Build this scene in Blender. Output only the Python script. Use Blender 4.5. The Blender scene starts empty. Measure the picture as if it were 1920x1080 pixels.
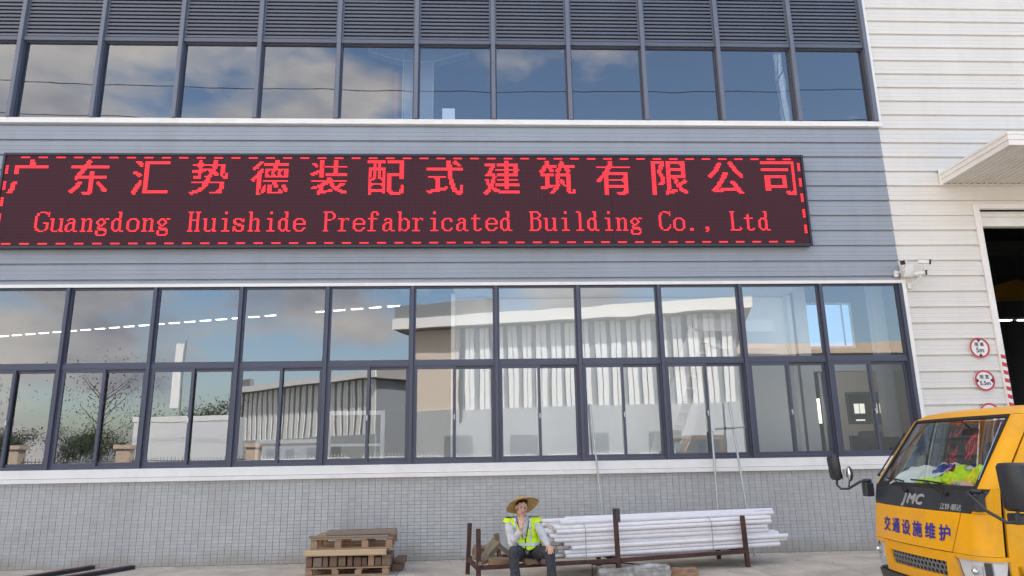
import bpy, bmesh, math, random
from math import sin, cos, pi, radians, sqrt, atan2
from mathutils import Vector, Matrix, noise
R = random.Random(11)
S = bpy.context.scene
C = bpy.data.collections.new('scene'); S.collection.children.link(C)

# ---------------------------------------------------------------- camera, light, exposure
HC, CD = 1.75, 12.932
PITCH, ROLL, YAW = radians(13.252), radians(-0.946), radians(2.684)
cam = bpy.data.objects.new('camera', bpy.data.cameras.new('camera')); C.objects.link(cam)
fw = Vector((sin(YAW)*cos(PITCH), cos(YAW)*cos(PITCH), sin(PITCH)))
r0 = Vector((cos(YAW), -sin(YAW), 0)); u0 = r0.cross(fw)
rt = r0*cos(ROLL)+u0*sin(ROLL); up = u0*cos(ROLL)-r0*sin(ROLL)
cam.matrix_world = Matrix(((rt.x, up.x, -fw.x, 0), (rt.y, up.y, -fw.y, -CD), (rt.z, up.z, -fw.z, HC), (0, 0, 0, 1)))
cam.data.sensor_width = 36; cam.data.lens = 36*1324.76/1920
cam.data.clip_start = 0.05; cam.data.clip_end = 2000
S.camera = cam
S.view_settings.view_transform = 'Standard'; S.view_settings.look = 'None'
S.view_settings.exposure = 1.47; S.view_settings.gamma = 1
SUN_EL, SUN_AZ = 47, 28      # azimuth clockwise from +Y
W = bpy.data.worlds.new('World'); S.world = W; W.use_nodes = True
nt = W.node_tree; nt.nodes.clear(); N = nt.nodes.new; L = nt.links.new
sky = N('ShaderNodeTexSky'); sky.sky_type = 'NISHITA'; sky.sun_disc = False
sky.sun_elevation = radians(SUN_EL); sky.sun_rotation = radians(SUN_AZ); sky.air_density = 1.1; sky.dust_density = 2.0
tc = N('ShaderNodeTexCoord')
n1 = N('ShaderNodeTexNoise'); n1.inputs['Scale'].default_value = 4.2; n1.inputs['Detail'].default_value = 7; n1.inputs['Roughness'].default_value = .52
mp = N('ShaderNodeMapping'); mp.inputs['Scale'].default_value = (1, 1, 2.1); mp.inputs['Location'].default_value = (.7, .3, .2)
L(tc.outputs['Generated'], mp.inputs[0]); L(mp.outputs[0], n1.inputs['Vector'])
sx = N('ShaderNodeSeparateXYZ'); L(tc.outputs['Generated'], sx.inputs[0])
# more cloud towards -X, clearer towards +X
ad = N('ShaderNodeMath'); ad.operation = 'MULTIPLY_ADD'; ad.inputs[1].default_value = -.27; L(sx.outputs[0], ad.inputs[0]); L(n1.outputs['Fac'], ad.inputs[2])
cr = N('ShaderNodeValToRGB'); cr.color_ramp.elements[0].position = .47; cr.color_ramp.elements[1].position = .60
cr.color_ramp.elements[0].color = (0, 0, 0, 1); cr.color_ramp.elements[1].color = (1, 1, 1, 1); 
az_ = N('ShaderNodeMath'); az_.operation = 'MULTIPLY_ADD'; az_.inputs[1].default_value = .15; L(sx.outputs[2], az_.inputs[0]); L(ad.outputs[0], az_.inputs[2])
sb = N('ShaderNodeMath'); sb.operation = 'SUBTRACT'; sb.inputs[1].default_value = .105; L(az_.outputs[0], sb.inputs[0]); L(sb.outputs[0], cr.inputs[0])
n2 = N('ShaderNodeTexNoise'); n2.inputs['Scale'].default_value = 5; n2.inputs['Detail'].default_value = 5; L(mp.outputs[0], n2.inputs['Vector'])
cc = N('ShaderNodeValToRGB'); cc.color_ramp.elements[0].color = (2.9, 2.9, 3.2, 1); cc.color_ramp.elements[1].color = (6.2, 5.7, 5.1, 1)
cc.color_ramp.elements[0].position = .35; cc.color_ramp.elements[1].position = .65; L(n2.outputs['Fac'], cc.inputs[0])
mx = N('ShaderNodeMixRGB'); L(cr.outputs[0], mx.inputs[0]); L(sky.outputs[0], mx.inputs[1]); L(cc.outputs[0], mx.inputs[2])
bg = N('ShaderNodeBackground'); bg.inputs['Strength'].default_value = 0.14; L(mx.outputs[0], bg.inputs[0])
wo = N('ShaderNodeOutputWorld'); L(bg.outputs[0], wo.inputs[0])
sun = bpy.data.objects.new('sun', bpy.data.lights.new('sun', 'SUN')); C.objects.link(sun)
sun.data.energy = 4.0; sun.data.angle = radians(.6); sun.data.color = (1, .95, .88)
sd = Vector((sin(radians(SUN_AZ))*cos(radians(SUN_EL)), cos(radians(SUN_AZ))*cos(radians(SUN_EL)), sin(radians(SUN_EL))))
sun.rotation_euler = sd.to_track_quat('Z', 'Y').to_euler()

# ---------------------------------------------------------------- materials
def mat(name, col, rough=.6, metal=0, var=0.0, vscale=3.0, bump=0.0, bscale=40, stretch=(1, 1, 1), dirt=None, spec=.5, coat=0, emit=None, objvar=0.0, sub=0):
    m = bpy.data.materials.new(name); m.use_nodes = True; t = m.node_tree; b = t.nodes['Principled BSDF']
    b.inputs['Roughness'].default_value = rough; b.inputs['Metallic'].default_value = metal
    b.inputs['Specular IOR Level'].default_value = spec; b.inputs['Coat Weight'].default_value = coat; b.inputs['Coat Roughness'].default_value = .06
    if sub: b.inputs['Subsurface Weight'].default_value = sub; b.inputs['Subsurface Radius'].default_value = (.02, .008, .004)
    c = col+(1,) if len(col) == 3 else col
    b.inputs['Base Color'].default_value = c
    co = t.nodes.new('ShaderNodeTexCoord'); ma = t.nodes.new('ShaderNodeMapping'); ma.inputs['Scale'].default_value = stretch
    t.links.new(co.outputs['Object'], ma.inputs[0])
    last = None
    if var or objvar:
        hs = t.nodes.new('ShaderNodeHueSaturation'); hs.inputs['Color'].default_value = c
        no = t.nodes.new('ShaderNodeTexNoise'); no.inputs['Scale'].default_value = vscale; no.inputs['Detail'].default_value = 6
        t.links.new(ma.outputs[0], no.inputs['Vector'])
        mr = t.nodes.new('ShaderNodeMapRange'); mr.inputs['From Min'].default_value = .3; mr.inputs['From Max'].default_value = .7
        mr.inputs['To Min'].default_value = 1-var; mr.inputs['To Max'].default_value = 1+var
        t.links.new(no.outputs['Fac'], mr.inputs['Value'])
        v = mr.outputs[0]
        if objvar:
            oi = t.nodes.new('ShaderNodeObjectInfo'); m2 = t.nodes.new('ShaderNodeMapRange')
            m2.inputs['To Min'].default_value = 1-objvar; m2.inputs['To Max'].default_value = 1+objvar
            t.links.new(oi.outputs['Random'], m2.inputs['Value'])
            mm = t.nodes.new('ShaderNodeMath'); mm.operation = 'MULTIPLY'; t.links.new(v, mm.inputs[0]); t.links.new(m2.outputs[0], mm.inputs[1]); v = mm.outputs[0]
            m3 = t.nodes.new('ShaderNodeMapRange'); m3.inputs['To Min'].default_value = .5-objvar*.04; m3.inputs['To Max'].default_value = .5+objvar*.04
            t.links.new(oi.outputs['Random'], m3.inputs['Value']); t.links.new(m3.outputs[0], hs.inputs['Hue'])
        t.links.new(v, hs.inputs['Value']); last = hs.outputs[0]
    if dirt:
        dcol, amt, dsc = dirt
        no = t.nodes.new('ShaderNodeTexNoise'); no.inputs['Scale'].default_value = dsc; no.inputs['Detail'].default_value = 8; no.inputs['Roughness'].default_value = .65
        t.links.new(ma.outputs[0], no.inputs['Vector'])
        rp = t.nodes.new('ShaderNodeMapRange'); rp.inputs['From Min'].default_value = .48; rp.inputs['From Max'].default_value = .72; rp.inputs['To Max'].default_value = amt
        t.links.new(no.outputs['Fac'], rp.inputs['Value'])
        mi = t.nodes.new('ShaderNodeMixRGB'); t.links.new(rp.outputs[0], mi.inputs[0]); mi.inputs[1].default_value = c
        if last: t.links.new(last, mi.inputs[1])
        mi.inputs[2].default_value = dcol+(1,); last = mi.outputs[0]
    if last: t.links.new(last, b.inputs['Base Color'])
    if bump:
        no = t.nodes.new('ShaderNodeTexNoise'); no.inputs['Scale'].default_value = bscale; no.inputs['Detail'].default_value = 5
        t.links.new(ma.outputs[0], no.inputs['Vector'])
        bu = t.nodes.new('ShaderNodeBump'); bu.inputs['Distance'].default_value = bump; t.links.new(no.outputs['Fac'], bu.inputs['Height']); t.links.new(bu.outputs[0], b.inputs['Normal'])
    if emit:
        b.inputs['Emission Color'].default_value = emit[0]+(1,); b.inputs['Emission Strength'].default_value = emit[1]
    return m

def glass_mat(name, tint, base, wav=.004, wscale=1.1, rough=0.0, fk=.9):
    m = bpy.data.materials.new(name); m.use_nodes = True; t = m.node_tree; t.nodes.clear()
    o = t.nodes.new('ShaderNodeOutputMaterial'); tr = t.nodes.new('ShaderNodeBsdfTransparent'); tr.inputs[0].default_value = tint+(1,)
    g = t.nodes.new('ShaderNodeBsdfGlossy'); g.inputs['Roughness'].default_value = rough; g.inputs['Color'].default_value = (.93, .96, 1, 1)
    f = t.nodes.new('ShaderNodeFresnel'); f.inputs[0].default_value = 1.5
    a = t.nodes.new('ShaderNodeMath'); a.operation = 'MULTIPLY_ADD'; a.inputs[1].default_value = fk; a.inputs[2].default_value = base; a.use_clamp = True
    t.links.new(f.outputs[0], a.inputs[0]); x = t.nodes.new('ShaderNodeMixShader')
    t.links.new(a.outputs[0], x.inputs[0]); t.links.new(tr.outputs[0], x.inputs[1]); t.links.new(g.outputs[0], x.inputs[2]); t.links.new(x.outputs[0], o.inputs[0])
    if wav:
        co = t.nodes.new('ShaderNodeTexCoord'); no = t.nodes.new('ShaderNodeTexNoise'); no.inputs['Scale'].default_value = wscale; no.inputs['Detail'].default_value = 1.5
        t.links.new(co.outputs['Object'], no.inputs['Vector'])
        bu = t.nodes.new('ShaderNodeBump'); bu.inputs['Distance'].default_value = wav; bu.inputs['Strength'].default_value = 1
        t.links.new(no.outputs['Fac'], bu.inputs['Height']); t.links.new(bu.outputs[0], g.inputs['Normal']); t.links.new(bu.outputs[0], f.inputs['Normal'])
    return m

M = {}
SEEN = []
ORD = 'first second third fourth fifth sixth seventh eighth ninth tenth eleventh twelfth thirteenth fourteenth fifteenth sixteenth seventeenth eighteenth nineteenth twentieth'.split()+['twenty-'+a for a in 'first second third fourth fifth sixth seventh'.split()]
M['grey_clad'] = mat('grey_cladding', (.325, .35, .40), .42, .0, .04, .8, dirt=((.27, .28, .30), .4, 1.3), stretch=(1.6, 1, .4), objvar=.015)
M['white_clad'] = mat('white_cladding', (.755, .725, .68), .45, 0, .03, .7, dirt=((.60, .57, .52), .3, 1.1), stretch=(1.6, 1, .4), objvar=.012)
M['white_trim'] = mat('white_trim', (.86, .83, .79), .4, 0, .03, 2, dirt=((.55, .52, .48), .25, 3))
M['frame'] = mat('window_frame_paint', (.075, .08, .115), .38, .2, .05, 2, objvar=.03)
M['frame_hi'] = mat('mullion_paint', (.17, .18, .22), .36, .2, .05, 2)
M['slat'] = mat('louver_paint', (.13, .14, .175), .4, .2, .05, 2, objvar=.03)
M['black'] = mat('black_backing', (.012, .013, .016), .8)
M['tile'] = mat('grey_tile', (.49, .485, .475), .34, 0, .05, 9, dirt=((.25, .24, .22), .3, 1.2))
M['grout'] = mat('grout', (.345, .34, .33), .9)
M['concrete'] = mat('concrete', (.53, .465, .385), .85, 0, .22, 1.6, bump=.004, bscale=60, dirt=((.28, .245, .20), .8, .9), objvar=.05)
M['asphalt'] = mat('yard_asphalt', (.16, .155, .145), .9, 0, .2, 2, bump=.004, bscale=90)
M['glass_lo'] = glass_mat('window_glass', (.955, .97, .97), .18, .0019, .75)
M['glass_up'] = glass_mat('tinted_window_glass', (.82, .88, .93), .19, .0025, .7)
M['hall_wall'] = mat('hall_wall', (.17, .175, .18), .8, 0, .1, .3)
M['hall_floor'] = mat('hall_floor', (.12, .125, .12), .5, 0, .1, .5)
M['white_wall'] = mat('interior_white_wall', (.90, .91, .90), .7, 0, .03, .5)
M['beige_wall'] = mat('interior_beige_wall', (.78, .67, .56), .8)
M['lamp'] = mat('lamp_tube', (.9, .95, .9), .5, emit=((.92, 1, .93), 1.6))
M['steel'] = mat('galvanised_steel', (.42, .43, .43), .35, .7, .1, 8)
M['rust'] = mat('rusty_steel', (.085, .045, .04), .75, .3, .25, 9, bump=.002, bscale=60, dirt=((.16, .075, .045), .6, 6))
M['pvc'] = mat('white_pipe_plastic', (.92, .88, .87), .35, 0, .03, 4, dirt=((.60, .54, .50), .25, 6), objvar=.07)
M['pvc_in'] = mat('pipe_inside', (.30, .27, .27), .7)
M['wood_l'] = mat('light_pallet_wood', (.37, .235, .145), .8, 0, .2, 4, bump=.002, bscale=30, stretch=(.25, 3, 3), dirt=((.22, .13, .08), .55, 5), objvar=.12)
M['wood_d'] = mat('dark_weathered_wood', (.20, .125, .085), .85, 0, .3, 4, bump=.003, bscale=30, stretch=(.25, 3, 3), dirt=((.08, .05, .035), .6, 6), objvar=.28)
M['wood_g'] = mat('grey_weathered_wood', (.27, .21, .165), .85, 0, .28, 5, bump=.004, bscale=20, stretch=(.2, 4, 4), dirt=((.10, .07, .05), .7, 5), objvar=.15)
M['wood_p'] = mat('pale_fresh_wood', (.62, .46, .28), .8, 0, .15, 4, bump=.002, bscale=30, stretch=(.25, 3, 3), dirt=((.30, .19, .11), .4, 5), objvar=.1)
M['canvas'] = mat('faded_canvas', (.20, .17, .12), .9, 0, .2, 9, bump=.006, bscale=25)
M['screen'] = mat('led_screen_face', (.052, .026, .032), .75, spec=.15)
M['led'] = mat('lit_red_led', (.25, .02, .02), .6, emit=((1, .018, .034), .72))
M['cabinet'] = mat('sign_cabinet', (.05, .05, .06), .4, .5)
M['red'] = mat('sign_red', (.58, .04, .05), .5)
M['white'] = mat('sign_white', (.82, .80, .79), .45)
M['ink'] = mat('sign_black', (.02, .02, .022), .5)
M['camwhite'] = mat('camera_housing_white', (.78, .77, .72), .35)
M['skin'] = mat('skin', (.62, .36, .26), .5, 0, .08, 30, sub=.1)
M['lip'] = mat('lips', (.36, .14, .12), .5)
M['hair'] = mat('hair', (.015, .013, .012), .6)
M['shirt'] = mat('grey_shirt_cloth', (.60, .60, .61), .85, 0, .12, 14, bump=.012, bscale=22)
M['trouser'] = mat('charcoal_trouser_cloth', (.05, .052, .062), .85, 0, .2, 12, bump=.006, bscale=18)
M['hivis'] = mat('fluorescent_vest_cloth', (.68, .97, .02), .7, 0, .08, 12, bump=.006, bscale=20)
M['refl'] = mat('reflective_strip', (.60, .62, .62), .35, .4, .15, 40)
M['straw'] = mat('woven_straw', (.50, .33, .14), .8, 0, .3, 40, bump=.004, bscale=90, stretch=(1, 1, 3))
M['shoe'] = mat('shoe', (.03, .03, .035), .6)
M['yellow'] = mat('truck_yellow_paint', (.87, .405, .003), .42, 0, .03, 2, spec=.3, coat=.12, dirt=((.42, .24, .07), .5, 2.2))
M['dplastic'] = mat('dark_plastic', (.028, .031, .038), .45, 0, .12, 6)
M['bumper'] = mat('bumper_plastic', (.045, .047, .052), .55, 0, .2, 6, dirt=((.15, .13, .11), .4, 5))
M['blue'] = mat('blue_lettering', (.03, .03, .30), .5)
M['silver'] = mat('silver_lettering', (.62, .62, .62), .3, .6)
M['chrome'] = mat('chrome', (.75, .76, .77), .12, 1)
M['mirror'] = mat('mirror_glass', (.85, .86, .87), .02, 1)
M['rubber'] = mat('rubber', (.018, .018, .018), .8)
M['grille'] = mat('grille_plastic', (.17, .17, .175), .45, 0, .1, 10)
M['wscreen'] = glass_mat('windscreen_glass', (.90, .93, .91), .022, 0, fk=.2)
M['lens'] = glass_mat('headlamp_lens', (.96, .97, .98), .03, 0, fk=.15)
M['cabin'] = mat('cabin_trim', (.07, .07, .075), .8)
M['cabin_tan'] = mat('cabin_tan_trim', (.38, .23, .15), .7)
M['seat'] = mat('seat_cloth', (.13, .07, .06), .9, 0, .2, 20)
M['paper'] = mat('white_paper', (.82, .84, .86), .7, 0, .05, 8)
M['bluebag'] = mat('blue_plastic', (.02, .045, .32), .35, 0, .2, 10, bump=.01, bscale=12)
M['cloth_pink'] = mat('patterned_rag', (.62, .50, .47), .85, 0, .3, 40)
M['green'] = mat('green_print', (.02, .30, .12), .6)
M['leaf'] = mat('tree_leaf', (.06, .075, .045), .7, 0, .35, 1.5, spec=.2)
M['bark'] = mat('bark', (.12, .09, .07), .9)
M['beige'] = mat('beige_stone', (.55, .43, .33), .8, 0, .05, 3)
M['op_grey'] = mat('opposite_grey_wall', (.28, .29, .295), .6)
M['op_white'] = mat('opposite_white_rib', (.92, .91, .88), .5)
M['roof'] = mat('opposite_roof', (.36, .33, .31), .7)
M['craneyellow'] = mat('crane_yellow', (.60, .33, .03), .5)
M['ductsilver'] = mat('foil_duct', (.95, .95, .90), .35, .0, .15, 9, bump=.02, bscale=9)
M['carwhite'] = mat('car_white_paint', (.75, .76, .77), .25, coat=.7)
M['cardark'] = mat('car_dark_paint', (.05, .06, .07), .25, coat=.7)
M['carglass'] = mat('car_window', (.02, .025, .03), .08)
M['pink'] = mat('red_pipe', (.45, .05, .05), .5)

# ---------------------------------------------------------------- geometry helpers
def link(name, me, parent=None):
    o = bpy.data.objects.new(name, me); C.objects.link(o)
    if parent: o.parent = parent
    return o
class MB:
    def __init__(s): s.v = []; s.f = []; s.m = []; s.mi = 0
    def add(s, vs, fs):
        k = len(s.v); s.v += [tuple(v) for v in vs]; s.f += [tuple(i+k for i in f) for f in fs]; s.m += [s.mi]*len(fs); return s
    def box(s, x0, x1, y0, y1, z0, z1, mx=None):
        vs = [Vector((x, y, z)) for x in (x0, x1) for y in (y0, y1) for z in (z0, z1)]
        if mx: vs = [mx @ v for v in vs]
        return s.add(vs, [(0, 1, 3, 2), (4, 6, 7, 5), (0, 4, 5, 1), (2, 3, 7, 6), (0, 2, 6, 4), (1, 5, 7, 3)])
    def quad(s, a, b, c, d): return s.add([a, b, c, d], [(0, 1, 2, 3)])
    def prism(s, pts, axis, a, b):          # closed 2-D outline swept along an axis; pts are the other two coordinates in order
        def P(p, t): return {'x': (t, p[0], p[1]), 'y': (p[0], t, p[1]), 'z': (p[0], p[1], t)}[axis]
        n = len(pts); vs = [P(p, a) for p in pts]+[P(p, b) for p in pts]
        return s.add(vs, [(i, (i+1) % n, (i+1) % n+n, i+n) for i in range(n)]+[tuple(range(n))[::-1], tuple(range(n, 2*n))])
    def tube(s, pts, r, n=10, caps=True):
        pts = [Vector(p) for p in pts]; rs = r if isinstance(r, (list, tuple)) else [r]*len(pts); k = len(s.v)
        T = (pts[1]-pts[0]).normalized(); A = Vector((0, 0, 1)) if abs(T.z) < .9 else Vector((1, 0, 0)); U = T.cross(A).normalized()
        vs = []
        for i, p in enumerate(pts):
            t = (pts[min(i+1, len(pts)-1)]-pts[max(i-1, 0)]).normalized(); U = (U-t*U.dot(t)).normalized(); V = t.cross(U)
            vs += [p+(U*cos(2*pi*j/n)+V*sin(2*pi*j/n))*rs[i] for j in range(n)]
        fs = [(i*n+j, i*n+(j+1) % n, (i+1)*n+(j+1) % n, (i+1)*n+j) for i in range(len(pts)-1) for j in range(n)]
        if caps: fs += [tuple(range(n))[::-1], tuple(range((len(pts)-1)*n, len(pts)*n))]
        return s.add(vs, fs)
    def sphere(s, c, r, n=12, mx=None):
        r = Vector(r) if isinstance(r, (tuple, list)) else Vector((r, r, r)); c = Vector(c); m = n//2; vs = []; fs = []
        for i in range(m+1):
            for j in range(n):
                a = pi*i/m; b = 2*pi*j/n; d = Vector((sin(a)*cos(b)*r.x, sin(a)*sin(b)*r.y, cos(a)*r.z)); vs.append(c+(mx @ d if mx else d))
        for i in range(m):
            for j in range(n): fs.append((i*n+j, (i+1)*n+j, (i+1)*n+(j+1) % n, i*n+(j+1) % n))
        return s.add(vs, fs)
    def cap(s, a, b, ra, rb, n=14):         # tapered capsule
        s.sphere(a, ra, n); s.sphere(b, rb, n)
        a = Vector(a); b = Vector(b); return s.tube([a, b], [ra*.995, rb*.995], n)
    def build(s, name, m, parent=None, smooth=False, bevel=0):
        me = bpy.data.meshes.new(name); me.from_pydata(s.v, [], s.f)
        for x in (m if isinstance(m, (list, tuple)) else [m]): me.materials.append(x)
        if isinstance(m, (list, tuple)): me.polygons.foreach_set('material_index', s.m)
        if bevel or smooth:
            bm = bmesh.new(); bm.from_mesh(me); bmesh.ops.remove_doubles(bm, verts=bm.verts, dist=1e-5)
            if bevel: bmesh.ops.bevel(bm, geom=[e for e in bm.edges if e.is_manifold and e.calc_face_angle(0) > .5], offset=bevel, segments=1, affect='EDGES', clamp_overlap=True)
            bmesh.ops.recalc_face_normals(bm, faces=bm.faces); bm.to_mesh(me); bm.free()
        if smooth:
            me.polygons.foreach_set('use_smooth', [True]*len(me.polygons))
            try: me.set_sharp_from_angle(angle=radians(50))
            except Exception: pass
        me.update(); return link(name, me, parent)
def tag(o, label=None, cat=None, group=None, kind=None):
    if label: o['label'] = label
    if cat: o['category'] = cat
    if group: o['group'] = group
    if kind: o['kind'] = kind
    return o
def thing(name, label, cat, loc=(0, 0, 0), rz=0, group=None, kind=None):
    o = bpy.data.objects.new(name, None); C.objects.link(o); o.location = loc; o.rotation_euler = (0, 0, rz); o.empty_display_size = .1
    return tag(o, label, cat, group, kind)
def inst(name, me, parent, loc=(0, 0, 0)):
    o = bpy.data.objects.new(name, me); C.objects.link(o); o.parent = parent; o.location = loc; return o
def copy_tree(o, parent=None):
    c = o.copy(); C.objects.link(c); c.parent = parent
    for ch in [x for x in C.objects if x.parent == o]: copy_tree(ch, c)
    return c
def text_mesh(s, size=1.0, bold=0.0, shear=0.0, sx=1.0):
    cu = bpy.data.curves.new('text', 'FONT'); cu.body = s; cu.size = size; cu.offset = bold; cu.shear = shear; cu.align_x = 'CENTER'; cu.resolution_u = 3
    o = bpy.data.objects.new('text', cu); C.objects.link(o); bpy.context.view_layer.update()
    e = o.evaluated_get(bpy.context.evaluated_depsgraph_get()); me = e.to_mesh()
    vs = [Vector((v.co.x*sx, v.co.y, 0)) for v in me.vertices]; fs = [tuple(p.vertices) for p in me.polygons]
    e.to_mesh_clear(); bpy.data.objects.remove(o); bpy.data.curves.remove(cu)
    return vs, fs
def remesh(mb, name, voxel, m, parent, smooth_it=6, smooth=True, fold=0):
    o = mb.build(name+'_src', m); md = o.modifiers.new('r', 'REMESH'); md.mode = 'VOXEL'; md.voxel_size = voxel; md.adaptivity = 0
    if smooth_it:
        sm = o.modifiers.new('s', 'SMOOTH'); sm.iterations = smooth_it; sm.factor = .5
    bpy.context.view_layer.update()
    me = bpy.data.meshes.new_from_object(o.evaluated_get(bpy.context.evaluated_depsgraph_get())); me.name = name
    bpy.data.objects.remove(o)
    if fold:
        n0 = [v.normal.copy() for v in me.vertices]
        for v, n_ in zip(me.vertices, n0): p = v.co; v.co = p+n_*fold*(noise.noise(Vector((p.x*16, p.y*16, p.z*34)))+.6*noise.noise(Vector((p.x*45+p.z*20, p.y*40, p.z*45-p.x*20))))
    me.materials.clear()
    me.materials.append(m); me.polygons.foreach_set('use_smooth', [smooth]*len(me.polygons))
    return link(name, me, parent)

t_ = M['tile'].node_tree; b_ = t_.nodes['Principled BSDF']; src = b_.inputs['Base Color'].links[0].from_socket
at = t_.nodes.new('ShaderNodeAttribute'); at.attribute_name = 'tone'; mr = t_.nodes.new('ShaderNodeMapRange'); mr.inputs['To Min'].default_value = .95; mr.inputs['To Max'].default_value = 1.05
t_.links.new(at.outputs['Fac'], mr.inputs['Value']); vm = t_.nodes.new('ShaderNodeVectorMath'); vm.operation = 'SCALE'; t_.links.new(src, vm.inputs[0]); t_.links.new(mr.outputs[0], vm.inputs['Scale']); t_.links.new(vm.outputs[0], b_.inputs['Base Color'])

# splash dirt along the foot of the tiled wall
tc_ = t_.nodes.new('ShaderNodeTexCoord'); sp_ = t_.nodes.new('ShaderNodeSeparateXYZ'); t_.links.new(tc_.outputs['Object'], sp_.inputs[0])
nz_ = t_.nodes.new('ShaderNodeTexNoise'); nz_.inputs['Scale'].default_value = 2.2; nz_.inputs['Detail'].default_value = 8; t_.links.new(tc_.outputs['Object'], nz_.inputs['Vector'])
ma_ = t_.nodes.new('ShaderNodeMath'); ma_.operation = 'MULTIPLY_ADD'; ma_.inputs[1].default_value = -.55; t_.links.new(nz_.outputs['Fac'], ma_.inputs[0]); t_.links.new(sp_.outputs[2], ma_.inputs[2])
mr_ = t_.nodes.new('ShaderNodeMapRange'); mr_.inputs['From Min'].default_value = -.05; mr_.inputs['From Max'].default_value = -.26; mr_.inputs['To Max'].default_value = .6; t_.links.new(ma_.outputs[0], mr_.inputs['Value'])
mi_ = t_.nodes.new('ShaderNodeMixRGB'); t_.links.new(mr_.outputs[0], mi_.inputs[0]); t_.links.new(vm.outputs[0], mi_.inputs[1]); mi_.inputs[2].default_value = (.33, .29, .23, 1); t_.links.new(mi_.outputs[0], b_.inputs['Base Color'])

# ================================================================ SETTING: ground
g = MB(); g.quad((-300, -400, -.03), (300, -400, -.03), (300, 300, -.03), (-300, 300, -.03))
ground = tag(g.build('ground', M['asphalt']), kind='structure')
xs = [-20.5, -15.6, -10.9, -6.1, -1.28, 4.17, 9.2, 14.2, 19.2, 24.2]; ys = [0, -.40, -5.4, -10.4, -15.4, -20.4]
for i in range(len(xs)-1):
    for j in range(len(ys)-1):
        a, b = (xs[i]+xs[i+1])/2, (ys[j]+ys[j+1])/2; hx = (xs[i+1]-xs[i])/2-.007; hy = (ys[j]-ys[j+1])/2-.007
        m_ = MB(); m_.box(-hx, hx, -hy, hy, -.12, 0); s_ = m_.build('concrete_slab', M['concrete'], ground); s_.location = (a, b, -.001*((i*3+j) % 3))

# ================================================================ FACTORY BUILDING (facade in the plane y = 0)
FB = thing('factory_building', 'grey and white factory front with two long bands of windows and a big open doorway', 'building', (0, 0, 0))
MX = [-13.75, -12.19, -10.62, -9.06, -7.5, -5.94, -4.385, -2.81, -1.25, .30, 1.84, 3.38, 4.95, 6.52, 8.09]
XL, XR = -16.5, 8.14
ZS0, ZS1 = 1.392, 1.612            # sill band
def panel_profile(h):               # (y, z) outline of one cladding strip, ribs and a recessed joint at its foot
    p = [(.05, 0), (.030, 0), (.030, .034), (-.018, .040), (-.018, .064), (0, .072)]
    for k in (.40, .66):
        p += [(0, h*k), (.005, h*k+.004), (.005, h*k+.010), (0, h*k+.014)]
    return p+[(0, h-.002), (.05, h-.002)]
def clad(x0, x1, z0, z1, mt, z00=2.176, hh=.3095):
    k = math.floor((z0-z00)/hh+1e-6)
    while z00+k*hh < z1-1e-4:
        a = max(z0, z00+k*hh); b = min(z1, z00+(k+1)*hh); off = a-(z00+k*hh); h = b-a
        if h > .02:
            if off > 1e-4 or h < hh-.001:
                pts = [(.05, a), (.0, a), (.0, b-.002), (.05, b-.002)]
                if off < 1e-4: pts = [(.05, a), (.022, a), (.022, a+.030), (-.012, a+.036), (-.012, a+.060), (0, a+.068), (0, max(b-.002, a+.07)), (.05, max(b-.002, a+.07))]
            else: pts = [(y, a+z) for y, z in panel_profile(hh)]
            m_ = MB(); m_.prism(pts, 'x', x0, x1); m_.build('cladding_panel', mt, FB)
        k += 1
clad(XL, XR-.002, 4.915, 8.10, M['grey_clad'], z00=2.176)
DX0, DX1, DZ = 9.93, 15.5, 6.36
clad(XR+.002, 24, DZ+.1, 13.2, M['white_clad'])
clad(XR+.002, DX0-.12, 0, DZ+.1, M['white_clad'])
clad(DX1+.12, 24, 0, DZ+.1, M['white_clad'])
# backing wall so that no joint is open to the hall
m_ = MB()
for a in ((XL, XR, .055, .2, 4.92, 8.2), (XL, XR, .055, .2, 0, 1.5), (XR, DX0-.05, .055, .2, 0, 13.2), (DX1+.05, 24, .055, .2, 0, 13.2), (DX0-.05, DX1+.05, .055, .2, DZ+.05, 13.2), (XL, XR, .12, .2, 10.05, 13.2)): m_.box(*a)
m_.build('wall_backing', M['black'], FB)
# trims
def trim(x0, x1, z0, z1, y0, lip=True):
    m_ = MB(); m_.box(x0, x1, y0, .054, z0, z1)
    if lip: m_.box(x0, x1, y0-.012, y0-.001, z0, z0+.028)
    return m_.build('trim', M['white_trim'], FB)
trim(XL, 8.20, 8.115, 8.225, -.05); trim(XL, 8.20, 4.845, 4.905, -.04, False)
m_ = MB(); m_.box(XL, 8.075, -.06, .054, ZS0+.075, ZS1); m_.box(XL, 8.075, -.085, .054, ZS0, ZS0+.07); m_.build('window_sill', M['white_trim'], FB, bevel=.004)
m_ = MB(); m_.box(8.125, 8.20, -.045, .054, ZS0, 4.84); m_.build('trim', M['white_trim'], FB)
m_ = MB(); m_.box(8.125, 8.20, -.045, .054, 8.23, 13.2); m_.build('trim', M['white_trim'], FB)
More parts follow.
